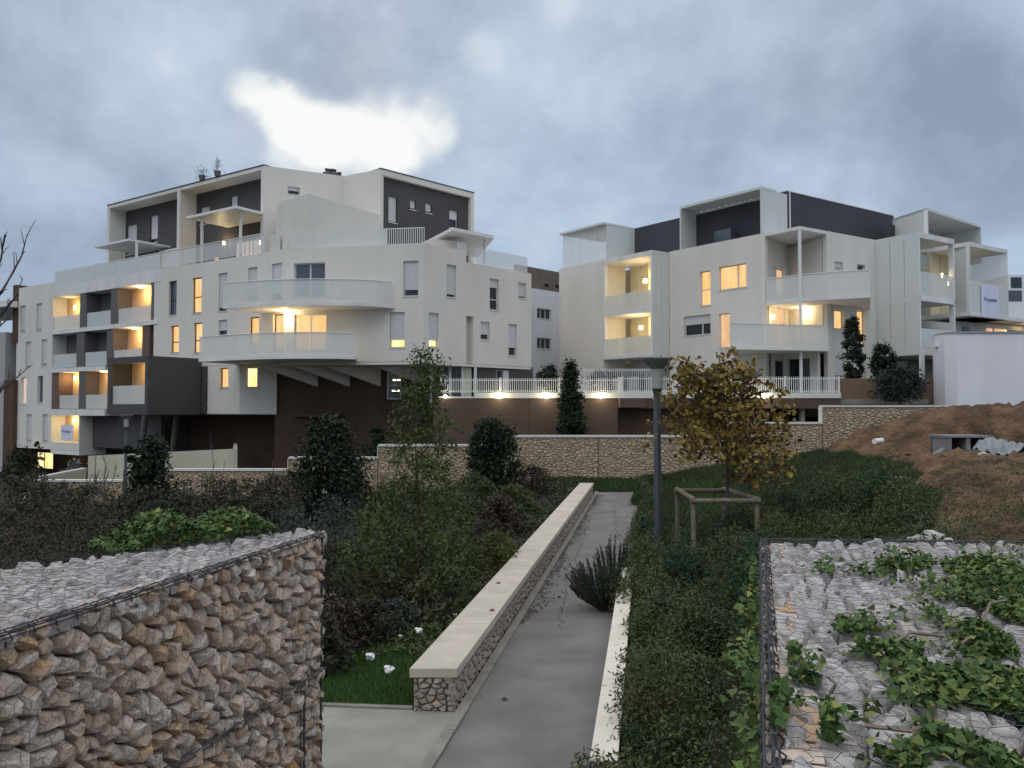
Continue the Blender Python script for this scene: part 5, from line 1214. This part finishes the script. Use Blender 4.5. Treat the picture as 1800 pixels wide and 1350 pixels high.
# autumn tree
def autumn():
    px, Y = 1275, 17.2; x = (px - 900) / F_PX * Y; z = hgt(x, Y); rt = empty('autumn_tree', (x, Y, z), 'staked young tree with yellow and brown autumn leaves right of the lamp post', 'tree'); rr = random.Random(12); br = M(); tips = []
    fork = Vector((x + .03, Y, at(px, 845, Y).z)); br.tube([(x, Y, z - .1), (x + .02, Y, (z + fork.z) / 2), fork], [.045, .04, .034], 8)
    top = Vector((x - .12, Y, at(px, 628, Y).z)); br.tube([fork, fork.lerp(top, .5) + Vector((.05, .03, 0)), top], [.03, .022, .01], 6)
    for i in range(74):
        t = rr.random(); b = fork.lerp(top, t * .9 - .05); ang = rr.uniform(0, 6.28); ln = (1.72 - .75 * t) * rr.uniform(.65, 1.1); up = rr.uniform(-.05, .75) * ln
        e_ = b + Vector((math.cos(ang) * ln - .12, math.sin(ang) * ln * .85, up)); mid = b.lerp(e_, .5) + Vector((0, 0, -.06)); br.tube([b, mid, e_], [.014, .010, .004], 5)
        for k in range(7):
            q = b.lerp(e_, rr.uniform(.25, 1)); s = q + Vector((rr.gauss(0, .18), rr.gauss(0, .18), rr.gauss(.06, .14))); br.tube([q, s], [.005, .002], 3); tips.append(s)
    br.build('trunk', BARKG, rt)
    P = []
    for s in tips:
        for k in range(rr.randint(7, 12)): P.append((s.x + rr.gauss(0, .10), s.y + rr.gauss(0, .10), s.z - abs(rr.gauss(0, .09))))
    low = at(px, 600, Y).z; P = [p for p in P if p[2] < low + .1]
    V = leaves(np.array(P), .10, -.1, 1.15); k = len(P); V4 = V.reshape(k, 4, 3)
    # rounder six-cornered leaves
    c = V4.mean(1); V6 = np.empty((k, 6, 3)); a, b, d_, e_ = V4[:, 0], V4[:, 1], V4[:, 2], V4[:, 3]
    V6[:, 0] = a; V6[:, 1] = a * .45 + b * .75 - c * .2; V6[:, 2] = b * .55 + d_ * .5 - c * .05; V6[:, 3] = d_; V6[:, 4] = d_ * .5 + e_ * .55 - c * .05; V6[:, 5] = e_ * .75 + a * .45 - c * .2
    np_obj('crown', V6.reshape(-1, 3), 6, L_AUT, rt)
autumn()
def stakes():
    rt = empty('tree_stakes', (at(1265, 900, 17).x, 17.2, .1), 'square timber stake frame around the autumn tree trunk', 'tree support'); zr = 1.68
    cs = [(1218, 16.4), (1330, 16.4), (1272, 18.4), (1190, 18.4)]; pts = [Vector((*P2(a, b, 880), 0)) for a, b in cs]
    for i, p in enumerate(pts):
        g_ = hgt(p.x, p.y); M().tube([(p.x + .02, p.y, g_ - .3), (p.x, p.y, zr + .05)], [.050, .047], 9).build('stake', WOOD, rt)
    for a, b in ((0, 1), (3, 2), (0, 3), (1, 2)):
        A_, B_ = pts[a].copy(), pts[b].copy(); dd = (B_ - A_).normalized() * .06; A_ -= dd; B_ += dd; A_.z = B_.z = zr + (.0 if a in (0, 3) and b in (1, 2) and (a, b) != (0, 3) else .03)
        M().tube([A_ + Vector((0, -.05, 0)), B_ + Vector((0, -.05, 0))], .050, 9).build('rail', WOOD, rt)
    c = (pts[0] + pts[1]) / 2; M().tube([(c.x - .04, c.y - .1, zr), (c.x - .03, c.y - .1, zr - .07), (c.x + .03, c.y - .1, zr - .02), (c.x + .1, c.y + .4, zr)], .02, 5).build('strap', METALD, rt)
stakes()
# lamp posts
def lamp(px, Y, z0, ztop, label, s=1.0):
    x = (px - 900) / F_PX * Y; rt = empty('lamp_post', (x, Y, z0), label, 'street lamp', 'street lamps in the garden')
    H_ = ztop - z0; hp_ = H_ - .78 * s
    M().lathe((x, Y, z0), [(.10 * s, 0), (.10 * s, .25), (.085 * s, .3), (.075 * s, hp_)], 18).build('pole', METALD, rt, smooth=True)
    M().lathe((x, Y, z0 + hp_), [(.10 * s, 0), (.10 * s, .06), (.125 * s, .07), (.125 * s, .09)], 18).build('collar', METALD, rt)
    M().lathe((x, Y, z0 + hp_ + .092), [(.115 * s, 0), (.125 * s, .42 * s)], 18).build('diffuser', frosted('lamp diffuser', (.42, .43, .40), .75), rt)
    M().lathe((x, Y, z0 + hp_ + .094 + .42 * s), [(.13 * s, 0), (.20 * s, .07 * s), (.33 * s, .20 * s), (.345 * s, .225 * s), (.33 * s, .235 * s)], 24).build('hood', mat('lamp hood', (.16, .17, .17), .5), rt)
lamp(1155, 17.8, 0, at(1155, 627, 17.8).z, 'tall dark lamp post beside the path in front of the autumn tree')
lamp(222.5, 36.2, -.6, at(222, 729, 36.2).z, 'distant thin lamp post in front of the charcoal bay at the left', .8)

# ------------------------------------------------------------------ beds left of the path: shrubs
rr = random.Random(4)
hs = [(80, 870, 36, 130, 836, L_HEA), (150, 900, 29, 170, 855, L_HEA), (30, 920, 24, 160, 850, L_HEA), (370, 880, 30, 160, 842, L_HEA), (450, 885, 30, 140, 846, L_HEA), (500, 870, 33, 110, 838, L_RED),
      (120, 960, 19, 230, 890, L_HEA), (0, 980, 16, 220, 880, L_RED), (330, 930, 22, 180, 875, L_HEA), (470, 920, 23, 150, 880, L_HEA), (405, 960, 18, 170, 905, L_HEA),
      (590, 945, 17.5, 150, 880, L_GREY), (520, 965, 15.5, 120, 905, L_GREY), (625, 860, 33, 70, 838, L_RED), (690, 1075, 13.0, 100, 1062, L_GREY), (600, 1120, 11.9, 90, 1062, L_RED), (560, 1130, 10.9, 90, 1085, L_HEA), (655, 1085, 12.3, 90, 1055, L_HEA),
      (935, 850, 33.5, 70, 823, L_RED), (880, 905, 23, 80, 880, L_RED), (845, 945, 19.5, 90, 925, L_HEA), (900, 880, 27, 90, 858, L_GRN), (870, 985, 17, 80, 940, leafm('yellow green tuft', [(.10, .12, .03), (.07, .09, .025)])),
      (790, 1040, 14.5, 120, 985, L_GRN), (760, 900, 25, 130, 860, L_GRN), (830, 870, 28, 110, 838, L_GRN), (560, 1010, 14.0, 110, 960, L_HEA), (700, 880, 28, 120, 850, L_HEA), (790, 985, 17.5, 110, 945, L_GRN), (240, 905, 24, 140, 862, L_HEA), (200, 980, 17, 160, 915, L_HEA), (300, 990, 15, 170, 925, L_HEA)]
kinds = {L_HEA.name: 'dark brown heather mound', L_RED.name: 'reddish heather mound', L_GREY.name: 'grey-green rounded lavender mound', L_GRN.name: 'low green spreading shrub', 'yellow green tuft': 'yellow-green grass-like tuft'}
wh = ['at the foot of the left retaining wall', 'behind the left gabion near the lamp post', 'low at the left picture edge', 'below the cream ramp wall', 'between the two dark evergreens', 'at the stone wall left of the bushy evergreen',
      'in front of the bare saplings at left', 'under the bare tree at the left edge', 'right of the conical evergreen', 'left of the bushy evergreen base', 'just behind the ivy heap',
      'broad one right of the ivy heap', 'lower one just behind the gabion end', 'tucked below the stone wall step', 'near the scraps of paper', 'beside the gabion end', 'hugging the gabion corner', 'behind the red mound near the gabion',
      'under the stone wall near the path end', 'midway along the seat wall', 'beside the yellow-green tuft', 'next to the far seat wall', 'against the middle of the seat wall',
      'at the right foot of the green tree', 'behind the green tree crown', 'before the dark evergreen at the wall', 'left of the green tree foot', 'left behind the green tree', 'right of the green tree waist', 'beneath the conical evergreen', 'centre of the dark left bed', 'behind the ivy heap at left']
for i, (px, pyb, Y, w, pt_, mt) in enumerate(hs):
    bpx('garden_shrub', kinds[mt.name] + ' ' + wh[i], 'shrub', px, pyb, Y, w, pt_, mt, int(2600), .05 if Y < 20 else .08, seed=30 + i, group='mounded shrubs in the left beds', aspect=3.2, clumps=60)
# shrub leaning over the path
L_ROS = leafm('rosemary needle', [(.020, .034, .022), (.038, .054, .034), (.028, .044, .028), (.055, .070, .046)])
def sprays(name, label, x, y, w, h, n, seed, lean=0):
    """open shrub of long needle-clad shoots fanning from one base"""
    rr = random.Random(seed); rt = empty(name, (x, y, 0), label, 'shrub'); st = M(); P = []; D = []
    for i in range(n):
        th = rr.uniform(0, 6.283); sp = rr.random() ** .6; L = h * rr.uniform(.55, 1.05) * (1.05 - .35 * sp); b = Vector((x + math.cos(th) * w * .12 * sp, y + math.sin(th) * w * .12 * sp, .02))
        e_ = b + Vector((math.cos(th) * w * .5 * sp + lean * rr.random(), math.sin(th) * w * .5 * sp, L)); m1 = b.lerp(e_, .5) + Vector((math.cos(th), math.sin(th), 0)) * w * .10 * sp
        st.tube([b, m1, e_], [.008, .006, .003], 4)
        for k in range(150):
            t = rr.uniform(.12, 1.0) ** .8; q = (b.lerp(m1, t * 2) if t < .5 else m1.lerp(e_, t * 2 - 1)); P.append(q); D.append((e_ - b).normalized() * .9 + Vector((rr.gauss(0, .6), rr.gauss(0, .6), rr.gauss(.1, .4))))
    st.build('stem', BARK, rt, kind='stuff'); P = np.array([tuple(p) for p in P]); D = np.array([tuple(d.normalized()) for d in D]); k = len(P)
    s_ = np.cross(D, RNG.normal(size=(k, 3))); s_ /= np.linalg.norm(s_, axis=1)[:, None]; ln = RNG.uniform(.03, .065, (k, 1)); V = np.empty((k, 4, 3)); V[:, 0] = P; V[:, 1] = P + D * ln * .5 + s_ * .005; V[:, 2] = P + D * ln; V[:, 3] = P + D * ln * .5 - s_ * .005
    np_obj('foliage', V.reshape(-1, 3), 4, L_ROS, rt)
sprays('rosemary_shrub', 'open spiky rosemary bush spilling over the path beside the low wall end', 1.62, 14.4, 1.0, .92, 150, 91, -.12)
sprays('rosemary_shrub', 'small upright rosemary sprig behind the low wall end', 2.02, 16.5, .6, .95, 45, 92)

# undergrowth masses (stuff)
def field(name, n, sampler, size, m, label, hmax=.25, up=.5, aspect=1.7, k=4, extra=None):
    P = np.array([sampler() for _ in range(n)]); 
    if extra is not None: P = np.vstack([P, extra])
    o = np_obj(name, leaves(P, size, up, aspect), 4, m); tag(o, label, kind='stuff'); return o
import mathutils
def nz(x, y, s, o=0): return mathutils.noise.noise((x * s, y * s, o))
def s_left():
    while True:
        Y = 10.5 + 27 * random.random() ** 1.3; a = xL(Y); X = a - .15 - (random.random()) * min(26, Y * .9)
        if X / Y * F_PX < -1000 or (Y < 14 and X > -3.2 and Y < 13.2 and nz(X, Y, .3) < .6 and X > -2.9): continue
        return X, Y, hgt(X, Y) + random.random() ** 1.5 * (.12 + .35 * max(0, nz(X, Y, .5, 2) + .3))
field('bed_undergrowth', 42000, s_left, .085, L_HEA, 'dark low heather and weeds covering the left planting beds', aspect=3)
def s_leftg():
    while True:
        Y = 11.5 + 25 * random.random(); a = xL(Y); X = a - .1 - random.random() ** 1.3 * (3.5 + Y * .10)
        if nz(X, Y, .35, 7) < -.15: continue
        return X, Y, hgt(X, Y) + random.random() * (.10 + .25 * max(0, nz(X, Y, .6, 2) + .2))
field('low_green_cover', 26000, s_leftg, .065, L_GRN, 'low green ground cover along the left side of the seat wall', aspect=2.6)
def wallx(y): return .97 + (y - 7.6) * .163
def gabx(y): return .30 + (y - .8) * (1.5 / 5.02)
def s_right():
    while True:
        Y = 3.0 + 16 * random.random(); x0 = wallx(Y) + .02 if Y < 16.2 else xL(Y) + 2.45; x1 = gabx(Y) - .12 if Y < 5.9 else 2.0 + (Y - 5.9) * .9 + .8
        if x1 <= x0 + .05: continue
        X = random.uniform(x0 - .14, x1); b = max(0, nz(X, Y, .9, 4) + .45); w = min(1, (X - x0 + .2) * 2.2)
        if X < x0 and nz(X, Y, 2.2, 9) < .12: continue
        top = (.12 + .40 * b) * w + .10; z = hgt(X, Y) + top * (1 - random.random() ** 2.2)
        if X < x0 + .1: z = max(z, .36)
        return X, Y, z
mounds = []
rm = random.Random(77)
while len(mounds) < 95:
    Y = 3.2 + 15.5 * rm.random() ** .9; x0 = wallx(Y) + .1 if Y < 16.2 else xL(Y) + 2.6; x1 = gabx(Y) - .25 if Y < 5.9 else min(2.0 + (Y - 5.9) * .8 + .3, EARTH_X(Y) - .9)
    if x1 < x0: continue
    X = rm.uniform(x0, x1); r_m = rm.uniform(.20, .58) * (.72 if Y < 7 else 1); mounds.append((X, Y, r_m, r_m * rm.uniform(1.0, 1.9) + .12))
for i in range(34): Y = 16.6 + 18 * rm.random(); mounds.append((xL(Y) + 2.42 + rm.uniform(-.05, .5), Y, rm.uniform(.15, .34), rm.uniform(.25, .6)))
mounds += [(.72, 7.3, .26, .50), (.55, 7.05, .22, .36), (.95, 7.0, .3, .55), (.80, 6.6, .3, .4), (1.12, 7.9, .2, .5), (1.28, 8.7, .2, .52), (1.5, 10.3, .22, .55), (1.75, 11.9, .24, .5)]
P_ = []
for (X, Y, a, b_) in mounds:
    k_ = int(1900 * min(1.6, (a / .38) ** 1.8)); u_ = RNG.normal(size=(k_, 3)); u_ /= np.linalg.norm(u_, axis=1)[:, None]; u_[:, 2] = np.abs(u_[:, 2]); q_ = RNG.uniform(.70, 1.06, (k_, 1)) + (RNG.uniform(0, 1, (k_, 1)) < .07) * RNG.uniform(.05, .35, (k_, 1)) + .12 * np.sin(u_[:, :1] * 9 + X * 5) * np.cos(u_[:, 1:2] * 8)
    P_.append(np.array([X, Y, hgt(X, Y) + .02]) + u_ * q_ * np.array([a, a, b_]))
P3 = [[], [], []]
for i, q in enumerate(P_): P3[(i * 7 + 3) % 3].append(q)
L_JUN = leafm('juniper spray', [(0.027, 0.050, 0.025), (0.045, 0.077, 0.035), (0.035, 0.062, 0.030), (0.062, 0.100, 0.045)])
L_OLV = leafm('olive green leaf', [(0.055, 0.070, 0.024), (0.094, 0.110, 0.037), (0.072, 0.086, 0.031), (0.110, 0.121, 0.050)])
for q, mm, ll, aa, ss in ((P3[0], L_GRN, 'low mounded green shrubs merging together between the low wall and the right gabion', 3.4, .034), (P3[1], L_JUN, 'dark feathery juniper sprays between the low wall and the right gabion', 6.5, .042), (P3[2], L_OLV, 'olive-green leafy tufts between the low wall and the right gabion', 2.6, .034)):
    o = np_obj('right_bed_shrubbery', leaves(np.vstack(q), ss, .5, aa), 4, mm); tag(o, ll, kind='stuff')
field('right_bed_cover', 50000, s_right, .030, L_GRN, 'dense dark green ground cover filling the bed right of the low wall', aspect=3.4, up=.5)
def s_right2():
    X, Y, z = s_right(); return X + .0, Y, z + .04
field('right_bed_leaves', 9000, s_right2, .034, L_MID, 'scattered broader leaves among the right bed cover', aspect=1.5)
def s_bank():
    while True:
        Y = 14 + 23 * random.random(); X = (xL(Y) + 2.4) + random.random() * (EARTH_X(Y) + .8 - xL(Y) - 2.2)
        if X > EARTH_X(Y) + .6 * nz(X, Y, .35, 3.3) - .1 + (.8 if random.random() < .05 else 0): continue
        return X, Y, hgt(X, Y) + random.random() * (.05 + .16 * max(0, nz(X, Y, .5, 1) + .4))
field('bank_weeds', 80000, s_bank, .055, L_GRSD, 'dark green weeds and grass covering the bank behind the stakes', aspect=3.6, up=.2)
def blades(n, sampler, h0, h1, m, name, label):
    P = np.array([sampler() for _ in range(n)]); k = len(P); th = RNG.uniform(0, 6.28, k); w = .006 + .000 * th; hh = RNG.uniform(h0, h1, k); dx, dy = np.cos(th), np.sin(th)
    dist = P[:, 1] / 12; w = .005 * np.maximum(1, dist); l1, l2 = RNG.normal(0, .35, k) * hh, RNG.normal(0, .35, k) * hh
    V = np.empty((k, 3, 3)); V[:, 0] = P - np.c_[dx * w, dy * w, 0 * w]; V[:, 1] = P + np.c_[dx * w, dy * w, 0 * w]; V[:, 2] = P + np.c_[l1, l2, hh]
    o = np_obj(name, V.reshape(-1, 3), 3, m); tag(o, label, kind='stuff')
def s_lawn():
    while True:
        Y = random.uniform(9.75, 13.2); X = random.uniform(-4.2, xL(Y) - .0)
        if Y < 9.68 + (xL(9.6) + .02 - X) * .11 + .04: continue
        if nz(X, Y, .7, 5) < -.25 and Y > 11.2: continue
        return X, Y, hgt(X, Y)
blades(42000, s_lawn, .035, .10, L_GRS, 'grass', 'bright green grass beside the concrete paving')
def s_bg():
    while True:
        x, y, z = s_bank(); return x, y, hgt(x, y)
blades(110000, s_bg, .08, .28, L_GRSD, 'bank_grass', 'dark grass blades on the right bank')
def s_end():
    Y = random.uniform(34.6, 36.9); return random.uniform(-4, 7), Y, hgt(0, Y) if False else 0
def s_end2():
    Y = random.uniform(34.65, 36.95); X = random.uniform(-3, 8.5); return X, Y, hgt(X, Y)
blades(16000, s_end2, .06, .16, L_GRSD, 'verge_grass', 'strip of grass between the path end and the stone wall')

# ivy
def ivy(name, label, pts_fn, n, size, m=L_IVY, stems=None):
    P = np.array([pts_fn() for _ in range(n)]); V = leaves(P, size, 1.3, 1.05); k = len(P); V4 = V.reshape(k, 4, 3); c = V4.mean(1)
    V6 = np.empty((k, 6, 3)); a, b, d_, e_ = V4[:, 0], V4[:, 1], V4[:, 2], V4[:, 3]
    V6[:, 0] = a * .55 + c * .45; V6[:, 1] = a * .6 + b * .8 - c * .4; V6[:, 2] = b * .5 + d_ * .3 + c * .2; V6[:, 3] = d_ * 1.05 - c * .05; V6[:, 4] = e_ * .5 + d_ * .3 + c * .2; V6[:, 5] = a * .6 + e_ * .8 - c * .4
    rt = empty(name, tuple(P.mean(0)), label, 'ivy'); np_obj('foliage', V6.reshape(-1, 3), 6, m, rt)
    for p in stems or []: M().tube(p, .006, 4).build('stem', WOOD, rt)
def ivl():
    t = random.random(); a = Vector((-1.78, 6.15)); b = Vector((-2.55, 5.30)); p = a.lerp(b, t); hh = .20 * math.sin(math.pi * min(1, max(0.03, t * .95 + .04))) ** .6 * (1 + .35 * math.sin(t * 11))
    q = random.uniform(-.12, .42); nn = Vector((-.72, .69)); return (p.x + nn.x * q, p.y + nn.y * q, 2.56 + .02 + random.random() ** .7 * hh * (1 - abs(q - .15) * 1.0))
ivy('ivy', 'heap of glossy green ivy spilling over the back edge of the left gabion', ivl, 3600, .043)
patches = [(1415, 1200, 26, 26), (1500, 1110, 28, 20), (1545, 995, 60, 14), (1650, 1000, 90, 20), (1760, 1010, 90, 30), (1770, 1080, 80, 50), (1760, 1160, 70, 60), (1770, 1250, 70, 60), (1690, 1060, 70, 26), (1770, 1325, 60, 30), (1530, 1120, 40, 24), (1640, 1195, 60, 30), (1690, 1290, 60, 26), (1560, 1345, 60, 18), (1380, 1010, 22, 5), (1450, 1000, 18, 6), (1395, 1140, 10, 26), (1370, 1250, 12, 22), (1510, 1245, 22, 10), (1590, 1150, 40, 18), (1800, 1180, 60, 120), (1460, 1285, 18, 10)]
wts = [p[2] * p[3] for p in patches]
def ivr():
    while True:
        p = random.choices(patches, wts)[0]; q = atz(p[0] + random.gauss(0, .55) * p[2], p[1] + random.gauss(0, .55) * p[3], 2.6)
        if q.y > 5.95 or q.x < .55: continue
        b = nz(q.x, q.y, 3.2, 6) 
        if b < -.08: continue
        return q.x, q.y, 2.58 + random.random() ** 1.4 * (.03 + .13 * max(0, b + .1))
stm = []
for a in ([(1560, 1135), (1600, 1112), (1660, 1118)], [(1690, 1130), (1720, 1110)], [(1520, 1275), (1600, 1285), (1660, 1262)], [(1722, 1110), (1740, 1060), (1770, 1055)]): stm.append([tuple(atz(x, y, 2.64)) for x, y in a])
ivy('ivy', 'carpet of ivy creeping across the top of the right gabion', ivr, 13000, .034, stems=stm)
def ivs():
    y = random.uniform(1.9, 5.6); return gabx(y) - .06 - abs(random.gauss(0, .05)), y, 2.55 - abs(random.gauss(0, .5)) * max(0, nz(y, 0, 1.4, 3) + .35) * 2.0
ivy('climbing_ivy', 'trailing ivy and weeds hanging down the path side of the right gabion', ivs, 1500, .036)

# bare trees
def bare(name, label, Y, polys, r=.02, twigs=6, seed=1):
    rr = random.Random(seed); m_ = M(); base = at(polys[0][0][0], polys[0][0][1], Y); rt = empty(name, (base.x, Y, hgt(base.x, Y)), label, 'tree')
    for pl__ in polys:
        pts = [at(x, y, Y + rr.uniform(-.15, .15)) for x, y in pl__]; k = len(pts); m_.tube(pts, [r * (1 - .8 * i / (k - 1)) for i in range(k)], 6)
        for i in range(twigs):
            j = rr.randrange(1, k); t = rr.random(); p = pts[j - 1].lerp(pts[j], t); d_ = (pts[j] - pts[j - 1]).normalized(); side = Vector((rr.choice((-1, 1)) * rr.uniform(.3, .8), rr.uniform(-.4, .4), rr.uniform(.3, .9))); ln = (pts[-1] - pts[0]).length * rr.uniform(.06, .16)
            e_ = p + (d_ + side).normalized() * ln; m_.tube([p, p.lerp(e_, .5) + Vector((0, 0, .01)), e_], [r * .3, r * .22, r * .12], 4)
    m_.build('trunk', BARKG, rt)
bare('bare_tree', 'bare leafless tree whose branches enter at the left edge', 9.0, [[(-150, 1100), (-120, 900), (-90, 760), (-60, 640), (-30, 560)], [(-60, 640), (-20, 540), (5, 510), (22, 480), (38, 450), (48, 412)], [(-40, 590), (-15, 500), (2, 455), (8, 412)], [(-35, 575), (0, 555), (25, 525), (40, 490)], [(-90, 760), (-40, 730), (0, 690), (20, 655)], [(-80, 720), (-30, 700), (10, 680), (40, 655)], [(-60, 640), (-20, 590), (15, 560)]], r=.022, twigs=12, seed=8)
sap = [(165, 26, 770, 'thin bare sapling before the cream wall left of the conical evergreen'), (182, 25, 800, 'forked bare sapling just right of the leftmost sapling'), (232, 30, 800, 'thin bare stem beside the distant lamp post'), (372, 29, 760, 'bare sapling right of the conical evergreen'), (478, 27, 800, 'bare sapling between the two dark evergreens'), (60, 24, 830, 'bare sapling low at the far left bed')]
for i, (px, Y, pt_, lab) in enumerate(sap):
    bx = px; bare('bare_sapling', lab, Y, [[(bx, 905), (bx + 1, 860), (bx + 3, 815), (bx - 2, pt_)], [(bx + 1, 870), (bx + 18, 840), (bx + 24, 812)], [(bx + 1, 880), (bx - 12, 850), (bx - 15, 826)], [(bx + 2, 850), (bx + 10, 825)]], r=.022, twigs=5, seed=i)

# bottom-left verge shrubs near doorway
bpx('entrance_shrub', 'round shrub left of the lit doorway', 'shrub', 36, 0, 50, 52, 792, L_DARK, 2200, .12, seed=201)
bpx('entrance_shrub', 'small dark shrub above the lit doorway', 'shrub', 68, 0, 54, 18, 778, L_DARK, 900, .1, seed=202)
bpx('pale_shrub', 'pale silvery plants in front of the ramp parapet', 'shrub', 128, 0, 47, 40, 812, leafm('silver leaf', [(.22, .24, .22), (.14, .16, .14)]), 1200, .12, seed=203)

# litter
for i, (px, py, s, lab, mt) in enumerate([(651, 1158, .075, 'crumpled white paper leftmost on the grass', PAPER), (684, 1180, .075, 'crumpled bluish white paper nearest the seat wall corner', PAPER), (736, 1113, .07, 'crumpled white paper closest to the seat wall side', PAPER), (695, 1110, .05, 'small torn paper scrap beside the grey shrub', PAPER), (704, 1120, .035, 'tiniest paper scrap beside the grey shrub', PAPER), (823, 1052, .06, 'white scrap against the seat wall edge', PAPER), (800, 1083, .04, 'little white scrap half under the coping', PAPER), (587, 1047, .09, 'white strip of plastic near the gabion end', PAPER)]):
    s *= 1.0; p = atz(px, py, .08); z_ = hgt(p.x, p.y) + s * .6 + .05; m_ = M(); m_.blob((p.x, p.y, z_), s * .75, s * .7, s * .7, 60 + i, .35); m_.blob((p.x - s * .5, p.y, z_ + s * .4), s * .4, s * .35, s * .3, 160 + i, .35)
    tag(m_.build('paper_scrap', mt), lab, 'litter', 'paper scraps in the left bed')
wl = M(); a, b = atz(1001, 862, .15), atz(1008, 852, .15); 
st = M().tube([(atz(1000, 863, .1)), atz(1010, 853, .2)], .04, 5).build('white_stick', PVC); tag(st, 'short white rod lying in the grass left of the far seat wall', 'rod')
for i, (px, py, zz, lab) in enumerate([(887, 1231, .01, 'brown leaf curled in the middle of the near path'), (983, 1050, .01, 'brown leaf on the path near the rosemary bush'), (996, 1016, .01, 'tiny leaf on the path beside the seat wall'), (865, 1074, .503, 'dark fallen leaf on the seat wall coping'), (1087, 1060, .405, 'pair of brown leaves on the low white wall'), (876, 1026, .503, 'small speck of leaf farther along the coping')]):
    p = atz(px, py, zz); V = []; rr = random.Random(i); m_ = M(); s = .05
    m_.add([(p.x - s, p.y, zz + .004), (p.x, p.y - s * .5, zz + .02), (p.x + s, p.y, zz + .008), (p.x, p.y + s * .6, zz + .03)], [(0, 1, 2), (0, 2, 3)])
    if i == 4: m_.add([(p.x + s, p.y - .02, zz + .004), (p.x + 2 * s, p.y - .05, zz + .02), (p.x + 2.6 * s, p.y, zz + .008), (p.x + 2 * s, p.y + .03, zz + .02)], [(0, 1, 2), (0, 2, 3)])
    tag(m_.build('fallen_leaf', mat('dead leaf', (.07, .035, .02), .8) if i == 0 else MATS['dead leaf']), lab, 'leaf', 'single fallen leaves')
